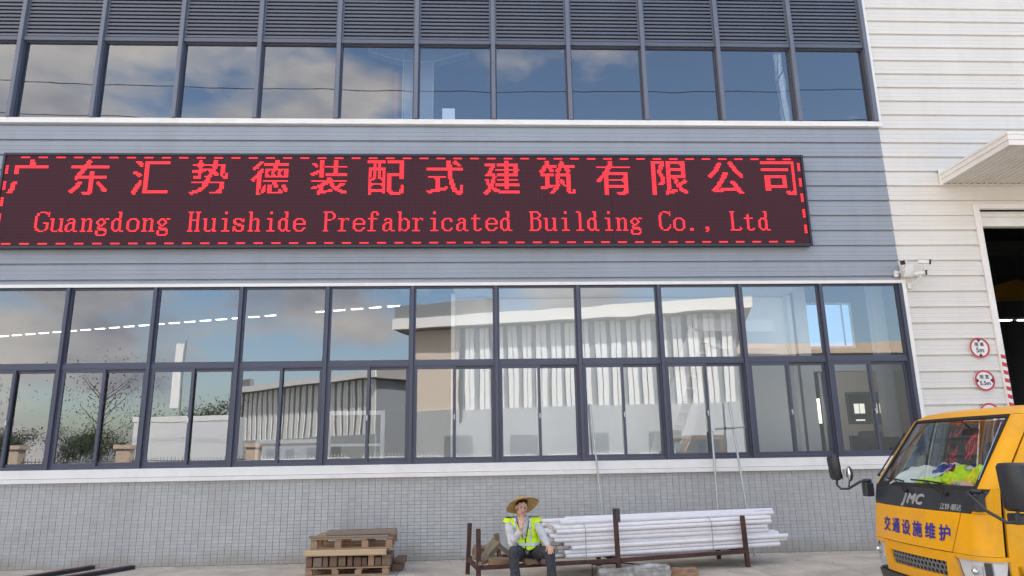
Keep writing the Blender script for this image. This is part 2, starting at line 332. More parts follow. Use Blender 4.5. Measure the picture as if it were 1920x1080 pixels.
# tiles of the plinth: real tiles with recessed joints, too small to pick apart
TW, TH, J = .1145, .0580, .0058
m_ = MB(); m_.box(XL, XR, .012, .054, 0, ZS0-.004); m_.build('grout_bed', M['grout'], FB)
m_ = MB(); rr = random.Random(3)
nx = int((XR-XL)/TW)
for i in range(nx):
    for j in range(24):
        x = XL+i*TW; z = j*TH+.004; z1 = z+TH-J
        if z1 > ZS0: z1 = ZS0-.005
        if z1-z < .01: continue
        d = rr.uniform(0, .0025); t = rr.uniform(-.002, .002)
        x1 = x+TW-J
        m_.add([(x, d, z), (x1, d+t, z), (x1, d+t, z1), (x, d, z1), (x, .012, z), (x1, .012, z), (x1, .012, z1), (x, .012, z1)], [(0, 1, 2, 3), (4, 5, 1, 0), (5, 6, 2, 1), (6, 7, 3, 2), (7, 4, 0, 3)])
wt = tag(m_.build('wall_tiles', M['tile'], FB), kind='stuff'); ta = wt.data.attributes.new('tone', 'FLOAT', 'FACE'); tv = []
for k in range(len(m_.f)//5): tv += [rr.random()]*5
ta.data.foreach_set('value', tv)
# ---- lower windows
Z0, ZT, Z1 = 1.615, 3.40, 4.842
def frame(mb, x0, x1, y0, y1, z0, z1, w, wb=None):
    wb = wb or w
    mb.box(x0, x0+w, y0, y1, z0, z1); mb.box(x1-w, x1, y0, y1, z0, z1); mb.box(x0+w, x1-w, y0, y1, z0, z0+wb); mb.box(x0+w, x1-w, y0, y1, z1-w, z1); return mb
pane_cache = {}
def pane(x0, x1, y, z0, z1, m, parent, lab=None):
    mb = MB(); mb.add([(x0, y, z0), (x1, y, z0), (x1, y, z1), (x0, y, z1)], [(0, 1, 2, 3)])
    o = mb.build('pane', m, parent); return o
hb = MB(); hb.box(-.006, .006, -.03, 0, -.02, .02); hb.box(-.008, .008, -.045, -.03, -.07, .02)
hme = hb.build('handle_src', M['silver']); hmesh = hme.data; bpy.data.objects.remove(hme)
for i in range(len(MX)-1):
    a, b = MX[i], MX[i+1]
    m_ = MB(); frame(m_, a+.032, b-.032, .02, .10, ZT+.035, Z1-.001, .03); m_.box(a+.032, b-.032, .0, .11, ZT-.035, ZT+.0345)
    frame(m_, a+.032, b-.032, .005, .12, Z0+.001, ZT-.0355, .022, .05)
    w = m_.build('window', M['frame'], FB)
    pane(a+.062, b-.062, .05, ZT+.065, Z1-.031, M['glass_lo'], w)
    mid = (a+b)/2+.0
    for k, (p, q, yy) in enumerate(((a+.055, mid+.03, .012), (mid-.03, b-.055, .058))):
        s_ = MB(); frame(s_, p, q, yy, yy+.035, Z0+.052, ZT-.059, .05, .055); s_.build('sash', M['frame'], w)
        pane(p+.05, q-.05, yy+.018, Z0+.107, ZT-.109, M['glass_lo'], w)
    if i >= 7 or i % 2: inst('handle', hmesh, w, (mid+.004 if i < 11 else mid-.01, .011, 2.45))
for x in MX:
    m_ = MB(); m_.box(x-.030, x+.030, -.045, .12, Z0, Z1-.002); m_.build('mullion', M['frame'], FB, bevel=.004)
m_ = MB(); m_.box(MX[0], 8.12, -.03, .12, Z1, Z1+.04); m_.build('window_head', M['frame'], FB)
# ---- upper windows and louvers
U0, UT, U1 = 8.232, 9.94, 13.0
sl = MB(); sl.prism([(-.035, 0), (-.040, .012), (.045, .062), (.050, .050)], 'x', 0, 1)
so = sl.build('slat_src', M['slat']); smesh = {}
bpy.data.objects.remove(so)
for i in range(len(MX)-1):
    a, b = MX[i], MX[i+1]
    m_ = MB(); frame(m_, a+.042, b-.042, .03, .11, U0, UT-.03, .026)
    w = m_.build('window', M['frame'], FB); pane(a+.066, b-.066, .07, U0+.026, UT-.056, M['glass_up'], w)
    m_ = MB(); m_.box(a+.042, b-.042, -.02, .11, UT-.025, UT+.055); m_.box(a+.042, b-.042, .100, .118, UT+.056, 11.95); m_.box(a+.042, a+.075, -.01, .099, UT+.056, 11.95); m_.box(b-.075, b-.042, -.01, .099, UT+.056, 11.95)
    lv = m_.build('louver_panel', M['slat'], FB)
    if i >= 2:
        key = round(b-a, 3)
        if key not in smesh:
            sl = MB(); sl.prism([(-.030, 0), (-.036, .0), (-.036, .046), (-.030, .050), (.050, .078), (.050, .070), (-.030, .042)], 'x', .077, b-a-.077); so = sl.build('slat_src', M['slat']); smesh[key] = so.data; bpy.data.objects.remove(so)
        for k in range(21): inst('slat', smesh[key], lv, (a, .03, UT+.075+k*.0845))
for x in MX:
    m_ = MB(); m_.box(x-.040, x+.040, -.075, .12, U0, 12.5); m_.build('mullion', M['frame_hi'], FB, bevel=.005)
# ---- door opening, canopy
m_ = MB(); m_.box(DX0-.115, DX0, -.045, .35, 0, DZ+.095); m_.build('door_frame', M['white_trim'], FB, bevel=.006)
m_ = MB(); m_.box(DX1, DX1+.115, -.045, .35, 0, DZ+.095); m_.build('door_frame', M['white_trim'], FB, bevel=.006)
m_ = MB(); m_.box(DX0+.002, DX1-.002, -.045, .05, DZ, DZ+.095); m_.build('door_frame', M['white_trim'], FB, bevel=.006)
m_ = MB()
for k in range(4): m_.box(DX0+.002, DX1-.002, .12+.02*(k % 2), .2, DZ-.24+k*.06, DZ-.185+k*.06)
m_.box(DX0+.002, DX1-.002, .09, .22, DZ-.33, DZ-.243); m_.build('roller_shutter', M['white_trim'], FB)
cz0, cz1, cy, cx0, cx1 = 6.87, 7.10, -1.87, 9.27, 16.2
cn = thing('entrance_canopy', 'flat white metal canopy with ribbed underside above the big doorway', 'canopy', (cx0, 0, cz0))
cn_w = cx1-cx0
m_ = MB(); m_.box(0, cn_w, cy, -.013, .15, .20); m_.build('roof_sheet', M['white_clad'], cn)
m_ = MB()
m_.box(-.02, 0, cy-.02, -.013, 0, .23); m_.box(-.04, -.02, cy-.04, -.013, .10, .205); m_.box(-.055, -.04, cy-.055, -.013, .19, .235)
m_.box(0, cn_w, cy-.02, cy, 0, .23); m_.box(-.02, cn_w, cy-.04, cy-.0205, .10, .205); m_.box(-.04, cn_w, cy-.055, cy-.0405, .19, .235)
m_.build('fascia', M['white_trim'], cn)
x = .02; k = 0
while x < cn_w-.1:
    m_ = MB(); m_.prism([(x, .04), (x+.015, .012), (x+.055, .012), (x+.07, .04), (x+.118, .04), (x+.118, .05), (x, .05)], 'y', cy+.01, -.03)
    m_.build('soffit_panel', M['white_clad'], cn); x += .12
m_ = MB(); m_.box(-.05, .0, -.05, -.013, -.02, .33); m_.box(0, .5, -.03, -.013, .24, .34); m_.build('flashing', M['white_trim'], cn)
# ---- hall behind the glass
HX0, HX1, HY, HZ = -34, 24, 36, 14.2
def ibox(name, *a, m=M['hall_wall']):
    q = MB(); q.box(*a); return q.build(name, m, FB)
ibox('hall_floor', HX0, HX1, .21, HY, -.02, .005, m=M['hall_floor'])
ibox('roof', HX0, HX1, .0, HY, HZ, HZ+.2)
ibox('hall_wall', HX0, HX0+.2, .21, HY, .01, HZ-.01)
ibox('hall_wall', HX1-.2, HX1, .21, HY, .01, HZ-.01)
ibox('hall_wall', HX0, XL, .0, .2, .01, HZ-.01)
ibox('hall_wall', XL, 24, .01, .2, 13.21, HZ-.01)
# back wall with a strip of openings that show the sky beyond
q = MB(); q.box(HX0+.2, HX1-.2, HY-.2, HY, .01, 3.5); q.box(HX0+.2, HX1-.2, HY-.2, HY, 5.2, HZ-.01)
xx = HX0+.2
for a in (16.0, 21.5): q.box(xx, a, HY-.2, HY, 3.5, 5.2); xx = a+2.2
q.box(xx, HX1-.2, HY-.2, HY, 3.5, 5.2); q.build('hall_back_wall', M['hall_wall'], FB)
# white office block in the middle bays
q = MB(); q.box(-.48, 6.25, 1.1, 1.2, .01, 4.83); q.box(6.25, 6.33, .9, 1.2, .01, 4.83); q.box(-.56, -.48, .6, 1.2, .01, 4.83); q.build('office_partition', M['white_wall'], FB)
q = MB(); q.box(-.5, 6.3, .21, 1.2, 4.85, 4.9); q.build('office_ceiling', M['white_wall'], FB)
q = MB(); q.box(-.45, 6.2, .21, 1.09, .8, .84); q.build('office_shelf', M['white_wall'], FB)
for xx, yy in ((-.10, .9), (6.55, 1.25), (8.19, 1.2)): ibox('hall_column', xx, xx+.26, yy, yy+.2,   .01, 4.8 if xx < 6 else 6.5, m=M['white_wall'])
ibox('office_wall', 7.36, 10.4, 1.62, 1.7, .01, 3.33, m=M['beige_wall'])
ibox('office_header', 6.34, 10.4, 1.58, 1.72, 3.34, 3.48, m=M['white_wall'])
ibox('office_floor', 6.4, 10.4, .22, 4.0, .5, .55, m=M['hall_floor'])
ibox('office_wall', 9.2, 9.28, .3, 1.6, .56, 4.8, m=M['hall_wall'])
for xx in (6.62, 6.86, 7.12): ibox('door_post', xx, xx+.05, 1.7, 1.75, .56, 3.33, m=M['white_wall'])
wp = MB(); frame(wp, 7.0, 8.45, 2.5, 2.58, 3.95, 5.0, .05); wp.box(7.78, 7.85, 2.5, 2.58, 4.0, 4.95); wp.box(8.21, 8.24, 2.5, 2.58, 4.0, 4.95); wi = wp.build('inner_window', M['white_wall'], FB)
wp = MB(); wp.box(7.05, 7.78, 2.53, 2.55, 4.0, 4.95); wp.box(7.85, 8.2, 2.53, 2.55, 4.0, 4.95); wp.box(8.25, 8.4, 2.53, 2.55, 4.0, 4.95); wp.build('glowing_sky_pane', mat('blue_sky_glow', (.4, .6, .8), .4, emit=((.33, .58, .95), .26)), wi)  # blue emission stands in for sky seen through a far window
sf = thing('white_steel_frame', 'white rectangular steel frame standing inside behind the left middle panes', 'frame', (-2.43, 1.2, 0))  # white steel frame, purpose unknown
q = MB()
for a in ((-.56, -.48, 0, .06, .01, 2.63), (.48, .56, 0, .06, .01, 2.63), (-.48, .48, 0, .06, 2.55, 2.63), (-1.9, -.56, 0, .06, 2.03, 2.10), (-1.9, -1.83, 0, .06, .01, 2.03), (-.48, .48, 0, .06, 1.95, 2.0)): q.box(*a)
q.build('tube_frame', M['op_white'], sf)
q = MB(); q.box(-1.8, -.6, .08, .12, .3, 1.98); q.build('board', M['paper'], sf)
# grey steel column with a flared head behind the upper panes, and its bracing
q = MB(); q.box(-1.60, -1.00, .95, 1.3, 4.95, 10.08); q.build('hall_column', mat('column_grey', (.5, .53, .55), .6), FB)
q = MB()
for s_ in (-1, 1):
    q.tube([(-1.30+s_*.34, .93, 10.09), (-1.30+s_*1.1, .93, 10.31)], .016, 6); q.tube([(-1.30+s_*.32, .93, 5), (-1.30+s_*.32, .93, 11.6)], .016, 6); q.tube([(-1.30+s_*.91, .93, 10.26), (-1.30+s_*.91, .93, 11.6)], .016, 6)
q.tube([(-1.66, .93, 10.09), (-.94, .93, 10.09)], .016, 6); q.build('bracket_edge', M['op_white'], FB)
q = MB(); q.add([(-1.6, .97, 10.09), (-1.0, .97, 10.09), (-.2, .97, 10.32), (-.2, .97, 11.6), (-2.4, .97, 11.6), (-2.4, .97, 10.32), (-1.6, 1.2, 10.09), (-1.0, 1.2, 10.09), (-.2, 1.2, 10.32), (-.2, 1.2, 11.6), (-2.4, 1.2, 11.6), (-2.4, 1.2, 10.32)], [(0, 1, 2, 3, 4, 5), (11, 10, 9, 8, 7, 6), (0, 5, 11, 6), (1, 0, 6, 7), (2, 1, 7, 8), (3, 2, 8, 9), (4, 3, 9, 10), (5, 4, 10, 11)]); q.build('roof_bracket', mat('bracket_grey', (.38, .41, .42), .6), FB)
q = MB(); q.tube([(-1.75, .9, 5.0), (-1.75, .9, 9.8)], .045, 8); q.build('fire_pipe', M['pink'], FB)
q = MB(); q.box(-1.17, -.77, 7.9, 7.95, 11.6, 12.6); q.build('glowing_opening_panel', mat('opening_daylight_glow', (.8, .9, 1), .5, emit=((.75, .87, 1), .22)), FB)  # self-glowing panel in place of daylight from a bright opening
for k in range(9): ibox('roof_beam', HX0+.3, HX1-.3, 3.5+k*3.6, 3.7+k*3.6, 13.3, 14.1)
# foil duct behind the upper glass
dk = thing('foil_duct', 'silver foil wrapped duct with loose cables behind the upper window', 'duct', (6.335, .30, 0))
q = MB(); pts = [(.02+.03*sin(z*2.4), .02*sin(z*3.1), z) for z in [5.0+.18*k for k in range(36)]]
q.tube(pts, [.095+.012*sin(p[2]*9) for p in pts], 12); q.build('duct', M['ductsilver'], dk, smooth=True)
q = MB(); q.tube([(-.02+.06*sin(z*1.9), -.11, z) for z in [8.3+.1*k for k in range(24)]], .008, 5); q.tube([(-.16+.05*cos(z*4), -.10, z) for z in [9.6+.1*k for k in range(9)]], .01, 5)
q.tube([(-.15, -.1, 9.15), (-.05, -.12, 9.35), (.05, -.1, 9.5), (.12, -.1, 9.7)], .013, 5); q.tube([(-.22, -.1, 10.0), (-.05, -.1, 10.1)], .01, 5); q.build('cable', M['black'], dk)
q = MB()
for z in (9.35, 9.62): q.tube([(.03+.1*cos(t), .1*sin(t), z) for t in [k*pi/5 for k in range(11)]], .01, 5)
q.build('strap', M['black'], dk)
# lamps of the hall in one long row
lm = MB(); lm.box(-.42, .42, -.07, .07, 0, .05); lm.box(-.38, .38, -.06, .06, -.012, -.001)
for k in range(26):
    t = k/25
    if k in (5, 6): continue
    o = thing('ceiling_lamp', ORD[k-2*(k > 5)]+' bright strip lamp from the right in the long row under the hall roof', 'lamp', (-4.6-25.5*t, 24.2+8.4*t, 9.55), group='row of ceiling lamps in the hall'); o.rotation_euler[2] = radians(-18)
    if k == 0:
        q = MB(); q.box(-.42, .42, -.09, .09, .012, .10); hous = q.build('housing', M['white'], o).data
        q = MB(); q.box(-.33, .33, -.06, .06, -.03, .011); tub = q.build('tube', M['lamp'], o).data
        q = MB(); q.tube([(0, 0, .1), (0, 0, 3.6)], .012, 5); rod = q.build('rod', M['steel'], o).data
    else: inst('housing', hous, o); inst('tube', tub, o); inst('rod', rod, o)
# white stair seen through the middle panes
st = thing('white_staircase', 'white steel stair stringer rising inside behind the middle windows', 'staircase', (3.1, .38, 0))
q = MB()
def beam(q, a, b, w, y0, y1):
    a = Vector((a[0], 0, a[1])); b = Vector((b[0], 0, b[1])); d = (b-a).normalized(); n_ = Vector((-d.z, 0, d.x))*w
    vs = [p+Vector((0, y, 0)) for y in (y0, y1) for p in (a-n_, b-n_, b+n_, a+n_)]; q.add(vs, [(0, 1, 2, 3), (7, 6, 5, 4), (0, 4, 5, 1), (1, 5, 6, 2), (2, 6, 7, 3), (3, 7, 4, 0)])
beam(q, (-.02, 1.2), (1.08, 4.05), .15, 0, .05); q.build('stringer', M['op_white'], st)
q = MB(); beam(q, (.42, 1.2), (1.40, 3.72), .09, 0, .05); q.build('stringer', M['op_white'], st)
q = MB(); beam(q, (1.05, 4.14), (2.6, 4.10), .12, 0, .05); q.build('landing_beam', M['op_white'], st)
q = MB(); beam(q, (1.33, 3.72), (2.6, 3.70), .05, 0, .05); q.build('handrail', M['op_white'], st)
for k in range(12):
    q = MB(); t = k/11; xk = .14+.98*t; zk = 1.35+2.45*t; q.box(xk-.02, xk+.22, .06, .30, zk, zk+.03); q.build('tread', M['op_white'], st)
# office furniture in the rightmost bay
dk = thing('office_desk', 'dark office desk behind the rightmost lower window', 'desk', (7.75, 1.1, .55))
q = MB(); q.box(-.7, .75, -.3, .3, .95, 1.0); q.build('desk_top', M['dplastic'], dk)
q = MB(); q.box(-.68, .73, -.28, -.25, .02, .949); q.build('desk_panel', mat('desk_blue', (.06, .08, .11), .6), dk)
for k, (x, y, rz, lb) in enumerate(((7.35, .75, .5, 'black office chair left of the desk behind the window'), (7.95, 1.45, -.3, 'black office chair in front of the beige wall behind the window'))):
    ch = thing('office_chair', lb, 'chair', (x, y, .85), rz, group='office chairs behind the rightmost window')
    q = MB(); q.box(-.22, .22, -.1, .12, .45, .53); q.build('seat', M['dplastic'], ch, bevel=.02)
    q = MB(); q.box(-.22, .22, .06, .11, .60, 1.15 if k == 0 else 1.25); q.build('backrest', M['dplastic'], ch, bevel=.02)
    q = MB(); q.tube([(0, 0, .1), (0, 0, .45)], .03, 8)
    for j in range(5): q.tube([(0, 0, .12), (.28*cos(j*1.256), .1*sin(j*1.256), .05)], .02, 6)
    q.build('base', M['black'], ch)
mn = thing('desk_monitor', 'black monitor standing on the desk behind the window', 'monitor', (8.05, 1.1, 1.55)); q = MB(); q.box(-.28, .28, -.02, .02, .1, .42); q.build('display', M['ink'], mn, bevel=.01); q = MB(); q.box(-.1, .1, -.08, .08, 0, .02); q.tube([(0, .03, .02), (0, .03, .2)], .02, 6); q.build('stand', M['ink'], mn)
wd = MB(); frame(wd, 7.60, 8.52, 1.58, 1.615, 2.25, 2.90, .04); wf = wd.build('window', M['frame'], FB)
pane(7.64, 8.48, 1.605, 2.29, 2.86, M['carglass'], wf)
wd = MB()
for a in (7.75, 7.87, 8.14, 8.29): wd.box(a, a+.10, 1.59, 1.60, 2.46, 2.66)
wd.box(7.76, 7.95, 1.59, 1.60, 2.31, 2.34)
wd.build('glowing_pane', mat('pane_daylight_glow', (.9, .9, .8), .5, emit=((1, .97, .86), .32)), wf)  # panes emit light to imitate daylight behind the dark window

# ================================================================ LED SIGN
SX0, SX1, SZ0, SZ1 = -8.93, 6.40, 5.575, 7.425
LS = thing('led_sign', 'long dark LED sign with red lit company name in two scripts on the grey cladding', 'sign', (0, 0, 0))
q = MB(); q.box(SX0, SX1, -.14, -.015, SZ0, SZ1); q.build('cabinet', M['cabinet'], LS)
q = MB(); frame(q, SX0-.012, SX1+.012, -.165, -.141, SZ0-.012, SZ1+.012, .045); q.build('frame', M['cabinet'], LS, bevel=.004)
scm = M['screen']; t = scm.node_tree; bb = t.nodes['Principled BSDF']
co = t.nodes.new('ShaderNodeTexCoord'); wv = []
for d_, sc_ in (('X', 11.43), ('Z', 11.43)):
    w_ = t.nodes.new('ShaderNodeTexWave'); w_.bands_direction = d_; w_.inputs['Scale'].default_value = sc_; t.links.new(co.outputs['Object'], w_.inputs[0]); wv.append(w_)
ml = t.nodes.new('ShaderNodeMath'); ml.operation = 'MULTIPLY'; t.links.new(wv[0].outputs['Fac'], ml.inputs[0]); t.links.new(wv[1].outputs['Fac'], ml.inputs[1])
rp = t.nodes.new('ShaderNodeMixRGB'); rp.inputs[1].default_value = (.050, .017, .024, 1); rp.inputs[2].default_value = (.115, .050, .062, 1); t.links.new(ml.outputs[0], rp.inputs[0]); t.links.new(rp.outputs[0], bb.inputs['Base Color'])
for k in range(12):      # the screen is made of cabinet-wide modules
    a = SX0+.035+k*(SX1-SX0-.07)/12; b = a+(SX1-SX0-.07)/12-.002
    q = MB(); q.box(a, b, -.150, -.1405, SZ0+.036, SZ1-.036); q.build('screen_module', M['screen'], LS)
P_ = .0276; YL = -.1535
def glyph_mesh(rows, name, P_=.0276):
    q = MB()
    for j, r in enumerate(rows):
        i = 0
        while i < len(r):
            if r[i] != '.' and r[i] != ' ':
                k = i
                while k < len(r) and r[k] not in '. ': k += 1
                z = -j*P_; q.box(i*P_+.002, k*P_-.006, -.002, 0, z-P_*.70, z); i = k
            else: i += 1
    o = q.build(name, M['led'], LS); return o
from mathutils.bvhtree import BVHTree
def dot_glyph(ch):        # dot-matrix version of a character: sample its outline on a 24 by 24 grid, upright strokes one dot bolder
    vs, fs = text_mesh(ch); b = BVHTree.FromPolygons(vs, fs); lx, hx = min(v.x for v in vs)-.01, max(v.x for v in vs)+.01; ly, hy = min(v.y for v in vs)-.01, max(v.y for v in vs)+.01
    rows = []; dn = Vector((0, 0, -1))
    for j in range(24):
        s = [sum(b.ray_cast(Vector((lx+(hx-lx)*(i+(a+.5)/3)/24, hy-(hy-ly)*(j+(c+.5)/3)/24, 1)), dn)[0] is not None for a in range(3) for c in range(3)) >= 4 for i in range(24)]
        rows.append(''.join('#' if s[i] or (i > 0 and s[i-1] and not (i < 23 and s[i+1])) else '.' for i in range(24)))
    return rows
chars = '广东汇势德装配式建筑有限公司'
cx = [-8.44, -7.32, -6.20, -5.11, -3.98, -2.87, -1.79, -.66, .43, 1.51, 2.60, 3.71, 4.82, 5.86]
for c_, x in zip(chars, cx):
    rows = dot_glyph(c_)
    if c_ == '广': rows = ['.'*24 if 10 <= j <= 14 else r for j, r in enumerate(rows)]
    if c_ == '司': rows = ['.'*1+r[:23] for r in rows]
    o = glyph_mesh(rows, 'character', .0293); o.location = (x-12*.0293, YL, 7.298)
E_ = {
'G': '...#####.#|.##....###|.##......#|##.......#|##........|##........|##........|##........|##....####|##......##|##......##|##......##|.##.....##|.###...##.|...####...',
'u': '|||||###...###|.##....##|.##....##|.##....##|.##....##|.##....##|.##....##|.##....##|.##...###|..####.###',
'a': '|||||..####...|.##..##..|.....##..|..#####..|.##..##..|##...##..|##...##..|##...##..|##..###..|.###..###',
'n': '|||||###.###..|.###..##.|.##...##.|.##...##.|.##...##.|.##...##.|.##...##.|.##...##.|.##...##.|####.####',
'g': '|||||..###.###|.##.##...|##...##..|##...##..|.##.##...|..###....|.##......|.######..|..######.|##....##.|##.....#.|##....##.|.######..',
'd': '....###..|.....##..|.....##..|.....##..|.....##..|..####...|.##.###..|##...##..|##...##..|##...##..|##...##..|##...##..|##...##..|.##.###..|..###.###',
'o': '|||||..#####..|.##...##.|##.....##|##.....##|##.....##|##.....##|##.....##|##.....##|.##...##.|..#####..',
'H': '####.####|.##...##.|.##...##.|.##...##.|.##...##.|.##...##.|.#######.|.##...##.|.##...##.|.##...##.|.##...##.|.##...##.|.##...##.|.##...##.|####.####',
'i': '...##...|...##...||||.####...|...##...|...##...|...##...|...##...|...##...|...##...|...##...|...##...|.######.',
's': '|||||.#####.#|##...###|##....##|###.....|.#####..|...#####|##....##|##....##|###...##|#.#####.',
'h': '###......|.##......|.##......|.##......|.##......|.##.###..|.###..##.|.##...##.|.##...##.|.##...##.|.##...##.|.##...##.|.##...##.|.##...##.|####.####',
'e': '|||||..#####..|.##...##.|##.....##|##.....##|#########|##.......|##.......|##.....##|.##...##.|..#####..',
'P': '#######..|.##...##.|.##....##|.##....##|.##....##|.##...##.|.#####...|.##......|.##......|.##......|.##......|.##......|.##......|.##......|####.....',
'r': '|||||####.###|..###..#|..##....|..##....|..##....|..##....|..##....|..##....|..##....|######..',
'f': '...####.|..##..##|..##..##|..##....|..##....|#######.|..##....|..##....|..##....|..##....|..##....|..##....|..##....|..##....|######..',
'b': '###......|.##......|.##......|.##......|.##......|.##.###..|.###..##.|.##....##|.##....##|.##....##|.##....##|.##....##|.##....##|.###..##.|.##.###..',
'c': '|||||..#####.|.##...##|##....##|##......|##......|##......|##......|##.....#|.##...##|..#####.',
't': '||...#....|..##....|..##....|#######.|..##....|..##....|..##....|..##....|..##....|..##....|..##....|..##..##|...####.',
'B': '#######..|.##...##.|.##....##|.##....##|.##...##.|.######..|.##...##.|.##....##|.##....##|.##....##|.##....##|.##....##|.##....##|.##...##.|#######..',
'l': '.###....|...##...|...##...|...##...|...##...|...##...|...##...|...##...|...##...|...##...|...##...|...##...|...##...|...##...|.######.',
'C': '...####.#|.##...###|.##.....#|##......#|##.......|##.......|##.......|##.......|##.......|##.......|##......#|##......#|.##....##|.##...##.|...####..',
'.': '|||||||||||||###|###', ',': '||||||||||||.###|.###|..##|.##',
'L': '####.....|.##......|.##......|.##......|.##......|.##......|.##......|.##......|.##......|.##......|.##......|.##......|.##....#.|.##....##|########.'}
txt = 'Guangdong Huishide Prefabricated Building Co., Ltd'
gm = {}
x0_, x1_ = -8.20, 5.66; adv = (x1_-x0_)/50
for k, c_ in enumerate(txt):
    if c_ == ' ': continue
    if c_ not in gm:
        o = glyph_mesh(E_[c_].split('|'), 'letter', .0262); gm[c_] = o.data
    else: o = inst('letter', gm[c_], LS)
    o.location = (x0_+k*adv+(.04 if c_ in 'il.,' else 0), YL, 6.262)
q = MB(); q.box(0, .165, -.002, 0, 0, .024); dash = q.build('dash_src', M['led']); dm = dash.data; bpy.data.objects.remove(dash)
x = -8.62
while x < 6.2:
    inst('border_light', dm, LS, (x, YL, 7.335)); inst('border_light', dm, LS, (x-.12, YL, 5.635)); x += .325
q = MB()
for k in range(4): q.box(0, .05, -.002, 0, k*.045, k*.045+.03)
sdm = q.build('dash_src', M['led']); sm2 = sdm.data; bpy.data.objects.remove(sdm)
for z in (7.10, 6.78, 6.46, 6.14, 5.82): inst('border_light', sm2, LS, (6.28, YL, z)); inst('border_light', sm2, LS, (-8.87, YL, z-.08))

# ================================================================ ROUND SIGNS, STRIPED STRIP, CAMERAS, POLES
def add_text(parent, s, size, bold, m, x, y, z, name='lettering', sx=1.0):
    vs, fs = text_mesh(s, size, 0, 0, sx); q = MB()
    for n_, (dx, dz) in enumerate(((0, 0), (bold, 0), (-bold, 0), (0, bold), (0, -bold))): q.add([(v.x+x+dx, y-.0003*n_, v.y+z+dz) for v in vs], fs)
    return q.build(name, m, parent)
def round_sign(x, z, a, b, lab, arrows):
    t = thing('round_sign', lab, 'sign', (x, -.03, z), group='round limit signs beside the doorway'); r = .193
    circ = lambda rr, n=40: [(rr*cos(2*pi*k/n), rr*sin(2*pi*k/n)) for k in range(n)]
    q = MB(); q.prism(circ(r), 'y', -.010, .008); q.build('plate', M['white'], t)
    q = MB(); o_, i_ = circ(r+.001), circ(r*.84); n = 40
    q.add([(p[0], y, p[1]) for y in (-.016, -.0105) for ring in (o_, i_) for p in ring], [(k, (k+1) % n, (k+1) % n+n, k+n) for k in range(n)]+[(k+2*n, k+3*n, (k+1) % n+3*n, (k+1) % n+2*n) for k in range(n)]+[(k, k+2*n, (k+1) % n+2*n, (k+1) % n) for k in range(n)]+[(k+n, (k+1) % n+n, (k+1) % n+3*n, k+3*n) for k in range(n)])
    q.build('red_ring', M['red'], t)
    for s_ in (-1, 1):
        q = MB()
        if arrows == 'v': q.prism([(-.045, s_*.160), (.045, s_*.160), (0, s_*.105)], 'y', -.0125, -.0105)
        elif arrows == 'h': q.prism([(s_*.160, -.05), (s_*.160, .05), (s_*.105, 0)], 'y', -.0125, -.0105)
        if arrows: q.build('arrow', M['ink'], t)
    add_text(t, a, .082, .0015, M['ink'], 0, -.0125, .035, 'characters'); add_text(t, b, .125 if len(b) < 3 else .105, .003, M['ink'], 0, -.0125, -.085, 'number')
    return t
round_sign(9.452, 3.573, '限 高', '5m', 'red ringed round height limit sign reading 5m, highest of the three by the doorway', 'v')
round_sign(9.445, 2.957, '限 宽', '5.5m', 'red ringed round width limit sign reading 5.5m, in the middle of three', 'h')
round_sign(9.440, 2.345, '限 速', '5', 'red ringed round speed limit sign half hidden behind the truck roof', None)
t = thing('hazard_strip', 'red and white striped edge strip on the left door frame behind the truck', 'hazard strip', (DX0-.115, -.05, 0))
for k in range(40):
    z = .45+k*.075; q = MB(); q.prism([(.02, z), (.10, z-.025), (.10, z+.048), (.02, z+.073)], 'y', -.006, .002); q.build('stripe', M['red'] if k % 2 else M['white'], t)
cb = thing('junction_box', 'light grey junction box on the white wall between the security cameras', 'junction box', (8.25, -.012, 5.06))
q = MB(); q.box(-.11, .11, -.11, -.002, -.11, .13); q.build('box', M['camwhite'], cb, bevel=.006)
q = MB(); q.box(-.085, .085, -.122, -.111, -.09, .11); q.build('cover', M['white_trim'], cb, bevel=.003)
def seccam(x, z, dirv, lab, mx_, mz):
    t = thing('security_camera', lab, 'security camera', (x, -.28, z), group='security cameras at the corner of the grey wall'); d = Vector(dirv).normalized()
    rot = d.to_track_quat('X', 'Z').to_matrix().to_4x4()
    q = MB(); q.box(-.10, .085, -.038, .038, -.038, .038, rot); q.build('body', M['camwhite'], t, bevel=.008)
    q = MB(); q.box(-.11, .135, -.046, .046, .040, .049, rot); q.build('sun_shield', M['camwhite'], t)
    q = MB(); q.box(.086, .115, -.040, .040, -.040, .039, rot); q.build('lens_face', M['ink'], t)
    q = MB(); q.tube([(0, 0, -.038), (0, 0, -.085), (mx_*.7, .12, mz+.02), (mx_, .20, mz)], .016, 8); q.build('arm', M['camwhite'], t)
    q = MB(); q.box(mx_-.035, mx_+.035, .20, .265, mz-.06, mz+.06); q.build('mount', M['camwhite'], t, bevel=.01)
seccam(8.08, 5.19, (-1, -.9, -.30), 'white camera pointing left with black face above the window corner', -.05, -.17)
seccam(8.47, 5.20, (1, -.55, -.18), 'white camera pointing right on the upper right of the junction box', -.02, -.18)
seccam(8.36, 4.98, (1, -.7, -.05), 'lowest white camera below the junction box with its arm beneath it', -.10, -.20)
